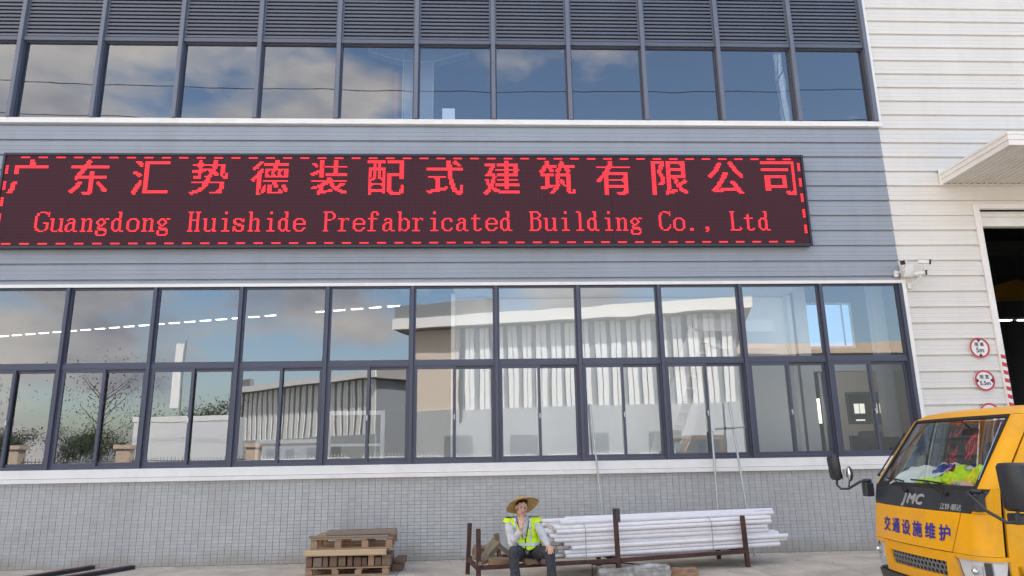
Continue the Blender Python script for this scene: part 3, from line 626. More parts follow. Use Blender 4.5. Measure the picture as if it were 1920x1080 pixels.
def pole(lab, a, b, r, cross=None, foot=None):
    t = thing('leaning_pole', lab, 'pole', a); A = Vector(a); d = Vector(b)-A
    q = MB(); q.tube([(0, 0, 0), d], r, 10); q.build('shaft', M['steel'], t, smooth=True)
    if cross:
        p = d*cross; q = MB(); q.tube([p+Vector((-.17, -.02, 0)), p+Vector((.21, -.02, .01))], .015, 8); q.build('crossbar', M['steel'], t); q = MB(); q.tube([p+Vector((-.17, -.02, 0)), p+Vector((-.145, -.02, 0))], .022, 8); q.build('crossbar_end', M['dplastic'], t)
        q = MB(); q.sphere(p, .032, 8); q.build('clamp', M['steel'], t)
    if foot:
        p = d*foot; q = MB(); q.box(-.04, .04, -.04, .04, -.05, .06, Matrix.Translation(p)); q.build('clamp', M['dplastic'], t, bevel=.006)
pole('thin grey pole leaning on the wall left of the upright rusty post', (2.13, -.38, 0), (1.98, -.075, 2.62), .017)
pole('short grey pole with a black clamp leaning in the middle of the three', (4.10, -.30, 0), (4.17, -.10, 2.10), .021, foot=.30)
pole('grey pole with a crossbar leaning near the right end of the rack', (4.62, -.45, 0), (4.53, -.085, 2.62), .020, cross=.82)

# ================================================================ PALLETS AND LOOSE TIMBER
def pallet(lab, cx_, y0, z0, w, dep, h, m, nblk=4, rz=0, solid=False):
    t = thing('wooden_pallet', lab, 'pallet', (cx_, y0, z0), rz, 'stack of wooden pallets against the tiled wall')
    bt = .020; n = 7
    for k in range(n):
        y = k*(dep-.11)/(n-1); q = MB(); q.box(-w/2, w/2, y, y+.10+R.uniform(-.01, .01), h-bt+R.uniform(-.002, .002), h); q.build('deck_board', m, t, bevel=.003)
    for k in range(3):
        y = k*(dep-.11)/2; q = MB(); q.box(-w/2+.005, w/2-.005, y+.002, y+.10, 0, bt); q.build('bottom_board', m, t, bevel=.003)
        for j in range(nblk):
            x = -w/2+.01+j*(w-.12)/(nblk-1)+(R.uniform(-.03, .03) if 0 < j < nblk-1 else 0)
            q = MB(); q.box(x, x+.10, y+.006, y+.096, bt+.001, h-2*bt-.001); q.build('block', m, t, bevel=.003)
    if solid: q = MB(); q.box(-w/2-.01, w/2-.004, -.022, -.002, .012, h-.018); q.build('front_board', m, t, bevel=.003)
    for j in range(nblk):
        x = -w/2+.01+j*(w-.12)/(nblk-1); q = MB(); q.box(x, x+.09, .004, dep-.006, h-2*bt, h-bt-.001); q.build('stringer_board', m, t, bevel=.003)
    return t
pallet('lowest wooden pallet of the stack, standing on the concrete', -2.03, -1.45, .002, 1.27, .98, .125, M['wood_l'], 4, radians(1))
# layer of loose offcuts
z_ = .130
xs_ = -2.665; k = 0
while xs_ < -1.50:
    wk = R.choice((.075, .09, .11, .13, .18)); hk = R.uniform(.125, .158)
    o = thing('timber_offcut', ORD[k]+' rough timber offcut from the left in the layer between the two lower pallets', 'timber', (xs_+wk/2, -1.42+R.uniform(-.01, .03), z_), R.uniform(-.05, .05), 'timber offcuts between the pallets')
    q = MB(); q.box(-wk/2, wk/2, 0, R.uniform(.5, .85), 0, hk); q.build('timber', R.choice((M['wood_d'], M['wood_d'], M['wood_g'], M['wood_l'])), o, bevel=.006)
    xs_ += wk+R.uniform(.008, .03); k += 1
pallet('pale fresh wooden pallet lying on the timber offcuts in the stack', -2.06, -1.47, .292, 1.235, .95, .085, M['wood_p'], 5, radians(-.5), solid=True)
pallet('greyish wooden pallet shifted to the right near the top of the stack', -1.98, -1.43, .380, 1.25, .98, .165, M['wood_l'], 4, radians(2))
q = MB(); q.box(-.62, .60, 0, .14, 0, .03); tag(q.build('timber_plank', M['wood_g'], bevel=.006), 'flat grey plank under the thick top beam on the pallets', 'plank').location = (-2.02, -1.42, .547)
q = MB(); q.prism([(-.53, 0), (.50, .008), (.525, .03), (.52, .082), (-.50, .075), (-.54, .06)], 'y', 0, .16); o = tag(q.build('timber_beam', M['wood_g'], bevel=.006), 'thick weathered grey beam lying on top of the pallet stack', 'beam'); o.location = (-1.84, -1.38, .579); o.rotation_euler = (0, 0, .03)
q = MB()
for (a, b, c_, d_, e, f) in ((0, .16, 0, .4, .0, .11), (.05, .2, -.02, .3, .112, .2)): q.box(a, b, c_, d_, e, f)
o = tag(q.build('timber_offcut', M['wood_d'], bevel=.008), 'dark timber offcuts lying on the ground right of the pallets', 'timber'); o.location = (-1.40, -1.1, .002)
for k, (x, y, rz, l) in enumerate(((-6.47, -.10, radians(-115), 1.6), (-5.77, -.20, radians(-117), 1.5))):
    o = thing('steel_bar', ['dark flat steel bar on the ground at the far left', 'dark steel bar on the ground, the right one of the two'][k], 'steel bar', (x, y, 0), rz, 'dark steel bars on the ground')
    q = MB(); q.prism([(0, .0), (l, .0), (l, .05), (.0, .05)], 'y', -.05, .05); q.build('bar', M['dplastic'], o, bevel=.004)
    q = MB(); q.box(0, l, -.07, .07, .051, .060); q.build('flange', M['rust'], o)

# ================================================================ RUSTY RACK
RK = thing('steel_rack', 'low rusty steel rack with upright posts carrying the white pipes', 'rack', (0, 0, 0))
FL, FM, FR = Vector((-.04, -2.527, 0)), Vector((1.985, -2.13, 0)), Vector((4.115, -1.489, 0))
BL, BM_, BR = Vector((-.21, -1.54, 0)), Vector((1.85, -1.15, 0)), Vector((3.954, -.60, 0))
def post(p, h, name='post', lean=0, r=.030):
    q = MB(); a = math.radians(12); mxr = Matrix.Translation(p) @ Matrix.Rotation(a, 4, 'Z') @ Matrix.Rotation(lean, 4, 'Y'); q.box(-r, r, -r, r, 0, h, mxr); return q.build(name, M['rust'], RK, bevel=.004)
post(FL, .745); post(BL, .735, lean=radians(3)); post(FM, .95, lean=radians(-1)); post(FR, .76, lean=radians(-2)); post(BR, .27); post(BM_, .70)
def rail(a, b, z, h=.055, w=.03, name='rail'):
    q = MB(); a = Vector(a); b = Vector(b); d = (b-a); l = d.length; mxr = Matrix.Translation((a.x, a.y, z)) @ Matrix.Rotation(atan2(d.y, d.x), 4, 'Z'); q.box(.032, l-.032, -w, w, -h, 0, mxr); return q.build(name, M['rust'], RK, bevel=.004)
rail(FL, FM, .258); rail(FM, FR, .258); rail(BL, BM_, .258); rail(BM_, BR, .258); rail(FL, BL, .250, name='cross_rail'); rail(FM, BM_, .250, name='cross_rail'); rail(FR, BR, .250, name='cross_rail')
q = MB(); q.add([v for v in [FM+Vector((-.02, -.04, .76)), FM+Vector((.05, -.04, .76)), FM+Vector((.05, -.04, .955)), FM+Vector((-.0, -.04, .955)), FM+Vector((-.02, -.035, .76)), FM+Vector((.05, -.035, .76)), FM+Vector((.05, -.035, .955)), FM+Vector((-.0, -.035, .955))]], [(0, 1, 2, 3), (7, 6, 5, 4), (0, 4, 5, 1), (1, 5, 6, 2), (2, 6, 7, 3), (3, 7, 4, 0)]); q.build('gusset_plate', M['bumper'], RK)
# pipes : each one an object
dirp = (FR-FL).normalized(); nrm = Vector((-dirp.y, dirp.x, 0))
pr = .031; pm = []
for k in range(4):
    q = MB(); n = 16; l = [3.55, 3.62, 3.70, 3.66][k]
    ro, ri_ = pr, pr*.86
    vs = []; fs = []
    for (xx, rr_) in ((0, ro), (l, ro), (l, ri_), (l-.12, ri_), (.12, ri_), (0, ri_)): vs += [(xx, rr_*cos(2*pi*j/n), rr_*sin(2*pi*j/n)) for j in range(n)]
    for a_, b_ in ((0, 1), (1, 2), (2, 3), (4, 5), (5, 0)): fs += [(a_*n+j, a_*n+(j+1) % n, b_*n+(j+1) % n, b_*n+j) for j in range(n)]
    fs += [tuple(range(3*n, 4*n)), tuple(range(4*n, 5*n))]
    q.add(vs, fs); o = q.build('pipe_src', M['pvc'], smooth=True); pm.append(o.data); bpy.data.objects.remove(o)
Z_ = .262; rows_ = 8
for r_i in range(rows_):
    cols = 11 if r_i < 6 else 9
    for c_i in range(cols):
        if r_i in (0,) and c_i in (99,): continue
        yoff = .075+c_i*.0655+(.032 if r_i % 2 else 0)+R.uniform(-.004, .004)
        sx_ = 1.02+R.uniform(0, .26)+(.22 if c_i < 2 and r_i < 4 else 0)-(.05 if r_i > 5 else 0)
        p = FL+dirp*sx_+nrm*yoff
        o = bpy.data.objects.new('plastic_pipe', pm[R.randrange(4)]); C.objects.link(o)
        o.location = (p.x, p.y, Z_+.033+r_i*.0575+R.uniform(-.002, .002))
        o.rotation_euler = (R.uniform(0, 6), R.uniform(-.0035, .0035)+.0, atan2(dirp.y, dirp.x)+R.uniform(-.006, .006))
        if r_i == 7 and c_i < 3: o.location.z -= .0
        tag(o, 'white plastic pipe in the heap lying along the rusty rack', 'pipe', 'white plastic pipes on the rack')
for k, (sx_, yy, zz, dz, dx_) in enumerate(((1.25, .10, .735, .0, .02), (1.02, .38, .742, .002, -.01), (1.5, .55, .745, .0, .0))):
    p = FL+dirp*sx_+nrm*yy; o = bpy.data.objects.new('plastic_pipe', pm[2]); C.objects.link(o); o.location = (p.x, p.y, zz+.032); o.rotation_euler = (0, 0, atan2(dirp.y, dirp.x)+dx_)
    tag(o, ['white plastic pipe on top of the heap nearest the front', 'white plastic pipe on top of the heap reaching furthest left', 'white plastic pipe on top of the heap at the back'][k], 'pipe', 'white plastic pipes on the rack')
for k, s_ in enumerate((1.62, 3.72)):
    q = MB(); pts = []
    for (a_, b_) in ((-.005, .0), (.06, -.005), (.78, .0), (.80, .30), (.70, .50), (.09, .50), (-.008, .42), (-.005, .0)): p = FL+dirp*s_+nrm*(a_+.035); pts.append((p.x, p.y, Z_+b_))
    q.tube(pts, .006, 5, caps=False); tag(q.build('binding_wire', M['steel']), ['thin wire tied round the pipes near the middle post', 'thin wire tied round the pipes near the right post'][k], 'wire', 'wires binding the pipes')
# planks and broken timber on the rack at its left end, canvas
def chunk(name, lab, loc, rot, size, m, cat='timber', seed=0, group=None):
    rr_ = random.Random(seed); q = MB(); lx, ly, lz = size
    q.box(-lx/2, lx/2, -ly/2, ly/2, -lz/2, lz/2)
    o = q.build(name, m); bm = bmesh.new(); bm.from_mesh(o.data); bmesh.ops.subdivide_edges(bm, edges=bm.edges, cuts=3, use_grid_fill=True)
    for v in bm.verts: v.co += Vector([(noise.noise(v.co*14+Vector((seed*3+i, 0, 0)))) * min(size)*.28 for i in range(3)])
    bm.to_mesh(o.data); bm.free(); o.location = loc; o.rotation_euler = rot; return tag(o, lab, cat, group)
ra = atan2(dirp.y, dirp.x)
G_ = 'broken timber pieces on the left end of the rack'
chunk('timber_piece', 'flat brown board across the rack left of the seated man', (.12, -2.22, .295), (0, 0, ra+.9), (.75, .10, .05), M['wood_d'], seed=1, group=G_)
chunk('timber_piece', 'pale ended square timber poking out below the upright shard', (.30, -2.42, .285), (0, .05, ra+.2), (.40, .10, .075), M['wood_l'], seed=2, group=G_)
chunk('timber_piece', 'upright pointed brown shard of wood beside the man', (.24, -2.25, .47), (.15, radians(82), .3), (.36, .12, .05), M['wood_d'], seed=3, group=G_)
chunk('timber_piece', 'brown slanted board right of the upright shard', (.36, -2.28, .40), (.3, radians(38), .2), (.36, .13, .035), M['wood_g'], seed=4, group=G_)
chunk('timber_piece', 'reddish wood lump near the left posts', (.0, -2.15, .38), (.2, .1, .5), (.20, .16, .16), M['wood_d'], seed=5, group=G_)
chunk('folded_canvas', 'faded olive canvas folded against the upright wood shard', (.12, -2.28, .42), (.25, radians(-48), .3), (.34, .20, .06), M['canvas'], 'canvas', seed=6)
chunk('timber_piece', 'dark long plank under the canvas on the rack', (.13, -2.36, .325), (0, .08, ra-.25), (.52, .10, .05), M['wood_g'], seed=7, group=G_)
chunk('seat_plank', 'thick plank on the rack under the seated man', (.62, -2.27, .300), (0, 0, ra+pi/2), (.62, .17, .075), M['wood_d'], 'plank', seed=8, group=G_)
chunk('seat_plank', 'second plank on the rack under the seated man, to the right', (.80, -2.24, .300), (0, 0, ra+pi/2+.1), (.60, .15, .075), M['wood_g'], 'plank', seed=9, group=G_)
chunk('seat_plank', 'pale thin board under the left ends of the pipes', (1.02, -2.06, .275), (0, 0, ra+.03), (.5, .12, .02), M['wood_l'], 'plank', seed=12, group=G_)
# block and boards on the ground beneath the rack
o = chunk('concrete_block', 'long grey rough concrete block on the ground below the rack', (2.20, -2.12, .075), (0, 0, .02), (1.02, .26, .14), mat('rough_block', (.33, .32, .30), .9, 0, .3, 14, bump=.004, bscale=30, dirt=((.62, .60, .57), .8, 9)), 'block', seed=10)
chunk('timber_piece', 'brown timber lying right of the grey block on the ground', (2.92, -2.12, .055), (0, 0, -.05), (.40, .12, .10), M['wood_l'], seed=11, group=None)
chunk('timber_piece', 'brown timber lying left of the grey block below the man', (1.28, -2.35, .03), (0, 0, .05), (.65, .12, .05), M['wood_d'], seed=13, group=None)
q = MB(); q.tube([(1.62, -1.98, .005), (1.62, -1.98, .16), (2.1, -1.9, .16), (3.0, -1.82, .05)], .012, 6); tag(q.build('bent_rod', M['rust']), 'bent dark steel rod standing behind the grey block', 'steel rod')

# grit and small stones along the foot of the wall and under the rack
q = MB(); rr = random.Random(8)
for k in range(2600):
    if k % 3: x = rr.uniform(-13, 9); y = -abs(rr.gauss(0, .12))-.01
    else: x = rr.uniform(-9, 9); y = rr.uniform(-3.4, -.1)
    r_ = rr.uniform(.003, .011)*(1.8 if rr.random() < .05 else 1); a = rr.uniform(0, 3)
    q.add([(x+r_*cos(a+j*2.1), y+r_*sin(a+j*2.1), .0) for j in range(3)]+[(x, y, r_*1.1)], [(0, 1, 3), (1, 2, 3), (2, 0, 3)])
tag(q.build('grit', mat('grit', (.36, .31, .25), .9, 0, .4, 30)), 'sandy grit and small stones along the foot of the tiled wall', 'grit', kind='stuff')

# ================================================================ PERSON
PO = Vector((.63, -2.5, 0))
PR = thing('person', 'man in straw hat and yellow vest sitting on the rack, hand raised to his mouth', 'person', PO)
def V(x, y, z): return Vector((x, y, z))-PO
# joints (world)
HIP = (.64, -2.36, .40); CH = (.585, -2.40, .70); NK = (.578, -2.46, .86); HD = V(.572, -2.52, 1.015)
LS_, LE, LW = (.385, -2.42, .815), (.425, -2.66, .555), (.555, -2.80, .775)     # arm at the left of the picture
RS_, RE, RW = (.775, -2.42, .815), (.875, -2.55, .605), (.915, -2.80, .515)
LH, LK, LA = (.54, -2.42, .40), (.435, -2.86, .475), (.455, -2.83, .09)
RH, RK_, RA = (.74, -2.42, .40), (.925, -2.86, .455), (.945, -2.86, .09)
b = MB()
TL = Matrix.Rotation(radians(8), 3, 'Y') @ Matrix.Rotation(radians(6), 3, 'X')
def H(x, y, z): return HD+(Matrix.Rotation(radians(14), 3, 'Z') @ TL @ Vector((x, y, z)))
RM = Matrix.Rotation(radians(14), 3, 'Z') @ TL
b.sphere(H(0, .012, .035), (.074, .092, .082), 20, RM)               # skull
b.cap(H(0, -.030, -.02), H(0, -.048, -.082), .056, .026)                # face to chin
b.cap(H(-.03, -.020, -.055), H(.03, -.020, -.055), .034, .034)          # jaw
b.cap(H(-.036, -.052, -.018), H(-.03, -.05, -.03), .022, .018); b.cap(H(.036, -.052, -.018), H(.03, -.05, -.03), .022, .018)
b.cap(H(0, -.083, .012), H(0, -.102, -.024), .009, .014)                # nose
b.cap(H(-.014, -.090, -.028), H(.014, -.090, -.028), .009, .009)
b.cap(H(-.045, -.066, .022), H(.045, -.066, .022), .013, .013)          # brow
b.cap(H(-.017, -.078, -.053), H(.017, -.078, -.053), .011, .011)        # lips
for s_ in (-1, 1): b.sphere(H(s_*.077, .008, -.008), (.012, .022, .034), 10, RM)
b.cap(V(*NK)+Vector((0, .0, -.03)), H(0, .02, -.05), .054, .050)
b.cap(V(*NK)-Vector((.09, -.03, .085)), V(*NK)+Vector((.09, .03, -.085)), .035, .035)
b.cap(V(.585, -2.38, .74), V(*HIP), .085, .085)
for s0, e0, w0 in ((LS_, LE, LW), (RS_, RE, RW)): b.cap(V(*s0), V(*e0), .048, .040); b.cap(V(*e0), V(*w0), .040, .026)
b.cap(V(*LH), V(*LK), .070, .052); b.cap(V(*LK), V(*LA), .05, .035); b.cap(V(*RH), V(*RK_), .070, .052); b.cap(V(*RK_), V(*RA), .05, .035)
# hand at the mouth: palm facing the face, fingers pinched towards the lips
def hand(b, wr, palm_c, tips, thumb, pw, side):
    wr = V(*wr); pc = V(*palm_c); d = (pc-wr).normalized()
    k = [pc+d*.035+side*o for o in (-.030, -.010, .010, .029)]
    b.cap(wr, pc, .025, .028)
    for o in (-.024, -.008, .008, .022): b.cap(wr+side*o*.5, pc+d*.030+side*o, .015, .0135, 10)
    for kk, (m1, tp) in zip(k, tips): m1 = V(*m1); tp = V(*tp); b.cap(kk, m1, .0105, .0095, 10); b.cap(m1, tp, .0095, .0078, 10)
    t1, t2 = V(*thumb[0]), V(*thumb[1]); b.cap(wr+side*thumb[2], t1, .014, .012, 10); b.cap(t1, t2, .0115, .009, 10)
sd_ = Vector((1, .25, .1)).normalized()
hand(b, LW, (.562, -2.775, .83), [((.536, -2.755, .895), (.560, -2.70, .925)), ((.556, -2.760, .905), (.574, -2.69, .932)), ((.580, -2.765, .893), (.596, -2.715, .905)), ((.604, -2.770, .872), (.618, -2.735, .882))], ((.520, -2.745, .868), (.545, -2.70, .905), -.022), .03, sd_)
sd2 = Vector((1, -.1, .0)).normalized()
hand(b, RW, (.922, -2.885, .525), [((.895, -2.955, .497), (.893, -2.975, .452)), ((.915, -2.965, .497), (.914, -2.985, .446)), ((.936, -2.962, .496), (.937, -2.982, .450)), ((.957, -2.952, .493), (.962, -2.968, .458))], ((.882, -2.90, .505), (.868, -2.925, .478), -.022), .03, sd2)
remesh(b, 'body', .0052, M['skin'], PR, 3)
for s_ in (-1, 1):      # eyes, brows
    q = MB(); q.sphere(H(s_*.029, -.0745, .004), (.0125, .006, .0035), 10, RM); q.build('eye', M['ink'], PR, smooth=True)
    q = MB(); q.tube([H(s_*.014, -.083, .020), H(s_*.032, -.081, .025), H(s_*.048, -.068, .020)], [.003, .0042, .002], 6); q.build('eyebrow', M['hair'], PR)
q = MB(); q.tube([H(-.022, -.081, -.053), H(0, -.0905, -.053), H(.022, -.081, -.053)], [.003, .0055, .003], 6); q.build('mouth', M['lip'], PR)
q = MB(); q.sphere(H(0, .020, .048), (.078, .092, .078), 20, RM)
ho = q.build('hair', M['hair'], PR, smooth=True); bm = bmesh.new(); bm.from_mesh(ho.data)
inv = RM.inverted()
bmesh.ops.delete(bm, geom=[f for f in bm.faces if (lambda p: p.z < -.02 or (p.y < -.035 and p.z < .075))(inv @ (f.calc_center_median()-HD))], context='FACES'); bm.to_mesh(ho.data); bm.free()
# shirt
b = MB()
def torso(b, g):
    b.cap(V(.475, -2.40, .745), V(.685, -2.40, .745), .098+g, .098+g); b.cap(V(.585, -2.39, .74), V(.635, -2.36, .44), .135+g, .135+g)
    b.cap(V(.50, -2.385, .68), V(.55, -2.36, .43), .115+g, .12+g); b.cap(V(.67, -2.385, .68), V(.72, -2.36, .43), .115+g, .12+g)
    b.cap(V(.42, -2.41, .80), V(.55, -2.42, .855), .055+g, .05+g); b.cap(V(.74, -2.41, .80), V(.61, -2.42, .855), .055+g, .05+g)
torso(b, 0)
b.cap(V(*LS_), V(*LE), .066, .060); b.cap(V(*LE), V(.522, -2.765, .715), .058, .042); b.cap(V(*RS_), V(*RE), .066, .058); b.cap(V(*RE), V(.905, -2.755, .535), .056, .040)
b.cap(V(.435, -2.60, .52), V(.45, -2.70, .60), .045, .05)
remesh(b, 'shirt', .009, M['shirt'], PR, 3, fold=.010)
q = MB(); q.tube([V(.578+.062*sin(t), -2.455-.058*cos(t), .885-.028*cos(t)) for t in [k*pi/8-pi*.9 for k in range(15)]], .014, 8); q.build('collar', M['shirt'], PR, smooth=True)
# trousers
b = MB()
b.cap(V(.56, -2.37, .40), V(.72, -2.37, .40), .112, .112); b.cap(V(*LH), V(*LK), .098, .070); b.cap(V(*RH), V(*RK_), .098, .070)
b.cap(V(*LK), V(.445, -2.84, .28), .071, .066); b.cap(V(.445, -2.84, .28), V(*LA), .066, .068); b.cap(V(*RK_), V(.935, -2.86, .28), .071, .066); b.cap(V(.935, -2.86, .28), V(*RA), .066, .068)
remesh(b, 'trousers', .010, M['trouser'], PR, 3, fold=.011)
for a_ in (LA, RA):
    q = MB(); p = V(*a_); q.cap(p+Vector((0, .02, -.045)), p+Vector((0, -.17, -.055)), .045, .036); so = q.build('shoe', M['shoe'], PR, smooth=True)
# vest shell from the torso, with a V neck and arm holes
b = MB(); torso(b, .016)
b.cap(V(.52, -2.45, .46), V(.74, -2.45, .46), .135, .13); b.cap(V(.385, -2.42, .81), V(.47, -2.40, .78), .078, .090); b.cap(V(.785, -2.42, .81), V(.70, -2.40, .78), .076, .090)
vo = remesh(b, 'vest', .009, M['hivis'], PR, 4, fold=.008)
def inV(p):
    w = p+PO; t = (w.z-.60)/(.90-.60)
    return w.y < -2.40 and w.z > .60 and abs(w.x-(.605-.02*t)) < .012+.088*t
def keep(p):
    w = p+PO
    if w.z > .885 or inV(p): return False
    if w.z > .60:
        if (Vector((w.x, w.z))-Vector((.325, .725))).length < .080 or (Vector((w.x, w.z))-Vector((.845, .725))).length < .080: return False
    zb = .435+.9*abs(w.x-.66)**1.2 if w.y < -2.42 else .42
    return w.z > zb
def carve(o, pred, name, m, thick, off):
    bm = bmesh.new(); bm.from_mesh(o.data); bmesh.ops.delete(bm, geom=[f for f in bm.faces if not pred(f.calc_center_median())], context='FACES')
    bmesh.ops.delete(bm, geom=[v for v in bm.verts if not v.link_faces], context='VERTS')
    if len(bm.verts): 
        for _ in range(6):
            vs = [v for v in bm.verts if v.is_boundary]; nw = {v: sum((e.other_vert(v).co for e in v.link_edges if e.is_boundary), Vector())/max(1, sum(1 for e in v.link_edges if e.is_boundary)) for v in vs}
            for v in vs: v.co = v.co.lerp(nw[v], .5)
    me = bpy.data.meshes.new(name); bm.normal_update()
    for v in bm.verts: v.co += v.normal*off
    bm.to_mesh(me); bm.free(); me.materials.append(m); me.polygons.foreach_set('use_smooth', [True]*len(me.polygons)); n = link(name, me, PR)
    md = n.modifiers.new('s', 'SOLIDIFY'); md.thickness = thick; md.offset = 1; return n
def between(lo, hi): return lambda p: keep(p) and lo < (p+PO).z < hi
carve(vo, keep, 'vest', M['hivis'], .004, 0)
carve(vo, between(.505, .545), 'reflective_strip', M['refl'], .003, .0045)
carve(vo, lambda p: keep(p) and (p+PO).z > .56 and .085 < abs((p+PO).x-.585) < .118, 'reflective_strip', M['refl'], .003, .0045)
carve(vo, lambda p: keep(p) and not (keep(p+Vector((.012, 0, 0))) and keep(p-Vector((.012, 0, 0))) and keep(p+Vector((0, 0, .012))) and keep(p-Vector((0, 0, .012)))), 'vest_trim', M['ink'], .003, .0045)
carve(vo, lambda p: keep(p) and abs((p+PO).x-.615) < .007 and (p+PO).y < -2.44 and (p+PO).z < .63, 'zip', M['ink'], .003, .0045)
bpy.data.objects.remove(vo)
# straw hat
hb_ = MB(); n = 48; HR = Matrix.Rotation(radians(-13), 3, 'Y') @ Matrix.Rotation(radians(-30), 3, 'X')
hc = H(0, .036, .072)
prof = [(.02, .078), (.055, .072), (.080, .052), (.094, .022), (.102, .0), (.125, -.004), (.16, -.012), (.20, -.024), (.235, -.040), (.236, -.048), (.20, -.032), (.16, -.020), (.12, -.012), (.094, -.008), (.086, .018), (.074, .044), (.05, .062), (.02, .068)]
vs = []
for r_, z_h in prof:
    for j in range(n):
        a = 2*pi*j/n; rr_ = r_*(1+.012*sin(5*a)*(r_ > .15)); zz = z_h+(.008*sin(3*a+1) if r_ > .15 else 0)-(.014*sin(a)**2 if r_ > .18 else 0)
        vs.append(hc+HR @ Vector((rr_*cos(a), rr_*sin(a), zz)))
fs = [(i*n+j, i*n+(j+1) % n, (i+1)*n+(j+1) % n, (i+1)*n+j) for i in range(len(prof)-1) for j in range(n)]+[tuple(range(n))[::-1], tuple(range((len(prof)-1)*n, len(prof)*n))]
hb_.add(vs, fs); hb_.build('straw_hat', M['straw'], PR, smooth=True)

# ================================================================ YELLOW TRUCK (local: x back from the nose, y away from the viewer, z up)
TK = thing('truck', 'yellow light truck cab with black panel under the windscreen and blue lettering on its nose', 'truck', (4.38, -5.52, 0))
TAB = [(.15, .10, .93, .20), (.46, .03, .94, .20), (.62, .005, .945, .20), (.78, .0, .95, .20), (1.15, .045, .945, .19), (1.36, .115, .955, .135), (1.60, .29, .925, .13), (2.05, .625, .865, .12), (2.11, .74, .825, .14), (2.145, .92, .72, .14)]
def tab(z):
    z = max(TAB[0][0], min(TAB[-1][0], z))
    for a, b_ in zip(TAB, TAB[1:]):
        if z <= b_[0]: t = (z-a[0])/(b_[0]-a[0]); return [a[k]+(b_[k]-a[k])*t for k in (1, 2, 3)]
LC = 1.70; BU = .07
def TP(v, z):
    u_, w_, r_ = tab(z); s_ = -1 if v < 0 else 1; v = abs(v)
    if v <= 1: return Vector((u_+BU*v*v, s_*v*(w_-r_), z))
    if v <= 2: a = (v-1)*pi/2; return Vector((u_+BU+r_*(1-cos(a)), s_*(w_-r_+r_*sin(a)), z))
    b0 = u_+BU+r_; return Vector((b0+(v-2)*(LC-b0), s_*w_, z))
def TU(w, z):
    u_, w_, r_ = tab(z); a = abs(w)
    if a <= w_-r_: return u_+BU*(a/(w_-r_))**2
    return u_+BU+r_*(1-sqrt(max(0, 1-((a-(w_-r_))/r_)**2)))
def TN(v, z):
    e = 1e-3; a = TP(v+e, z)-TP(v-e, z); b_ = TP(v, z+e)-TP(v, z-e); n = b_.cross(a).normalized()
    c_ = TP(v, z); 
    if n.dot(Vector((c_.x-.9, c_.y, 0))) < 0: n = -n
    return n
def tpatch(name, vl, vr, zl, zh, nv, nz, m, parent=None, th=.014, off=0.0, smooth=True):
    """closed shell over the cab surface; vl/vr are functions of the height fraction, zl/zh of the width fraction"""
    f = lambda q, t: q(t) if callable(q) else q
    O_, I_ = [], []
    for j in range(nz+1):
        t = j/nz
        for i in range(nv+1):
            s_ = i/nv; v = f(vl, t)+(f(vr, t)-f(vl, t))*s_; z = f(zl, s_)+(f(zh, s_)-f(zl, s_))*t; p = TP(v, z); n_ = TN(v, z)
            O_.append(p+n_*off); I_.append(p+n_*(off-th))
    k = len(O_); w_ = nv+1; fs = []
    for j in range(nz):
        for i in range(nv):
            a = j*w_+i; fs.append((a, a+1, a+1+w_, a+w_)); fs.append((a+k, a+w_+k, a+1+w_+k, a+1+k))
    for i in range(nv): fs.append((i, i+k, i+1+k, i+1)); a = nz*w_+i; fs.append((a, a+1, a+1+k, a+k))
    for j in range(nz): a = j*w_; fs.append((a, a+w_, a+w_+k, a+k)); a = j*w_+nv; fs.append((a, a+k, a+w_+k, a+w_))
    q = MB(); q.add(O_+I_, fs); return q.build(name, m, parent or TK, smooth=smooth)
M['lamp_in'] = mat('lamp_insert_plastic', (.70, .71, .73), .25, .3); Y_ = M['yellow']; lin = lambda a, b_: (lambda t: a+(b_-a)*t)
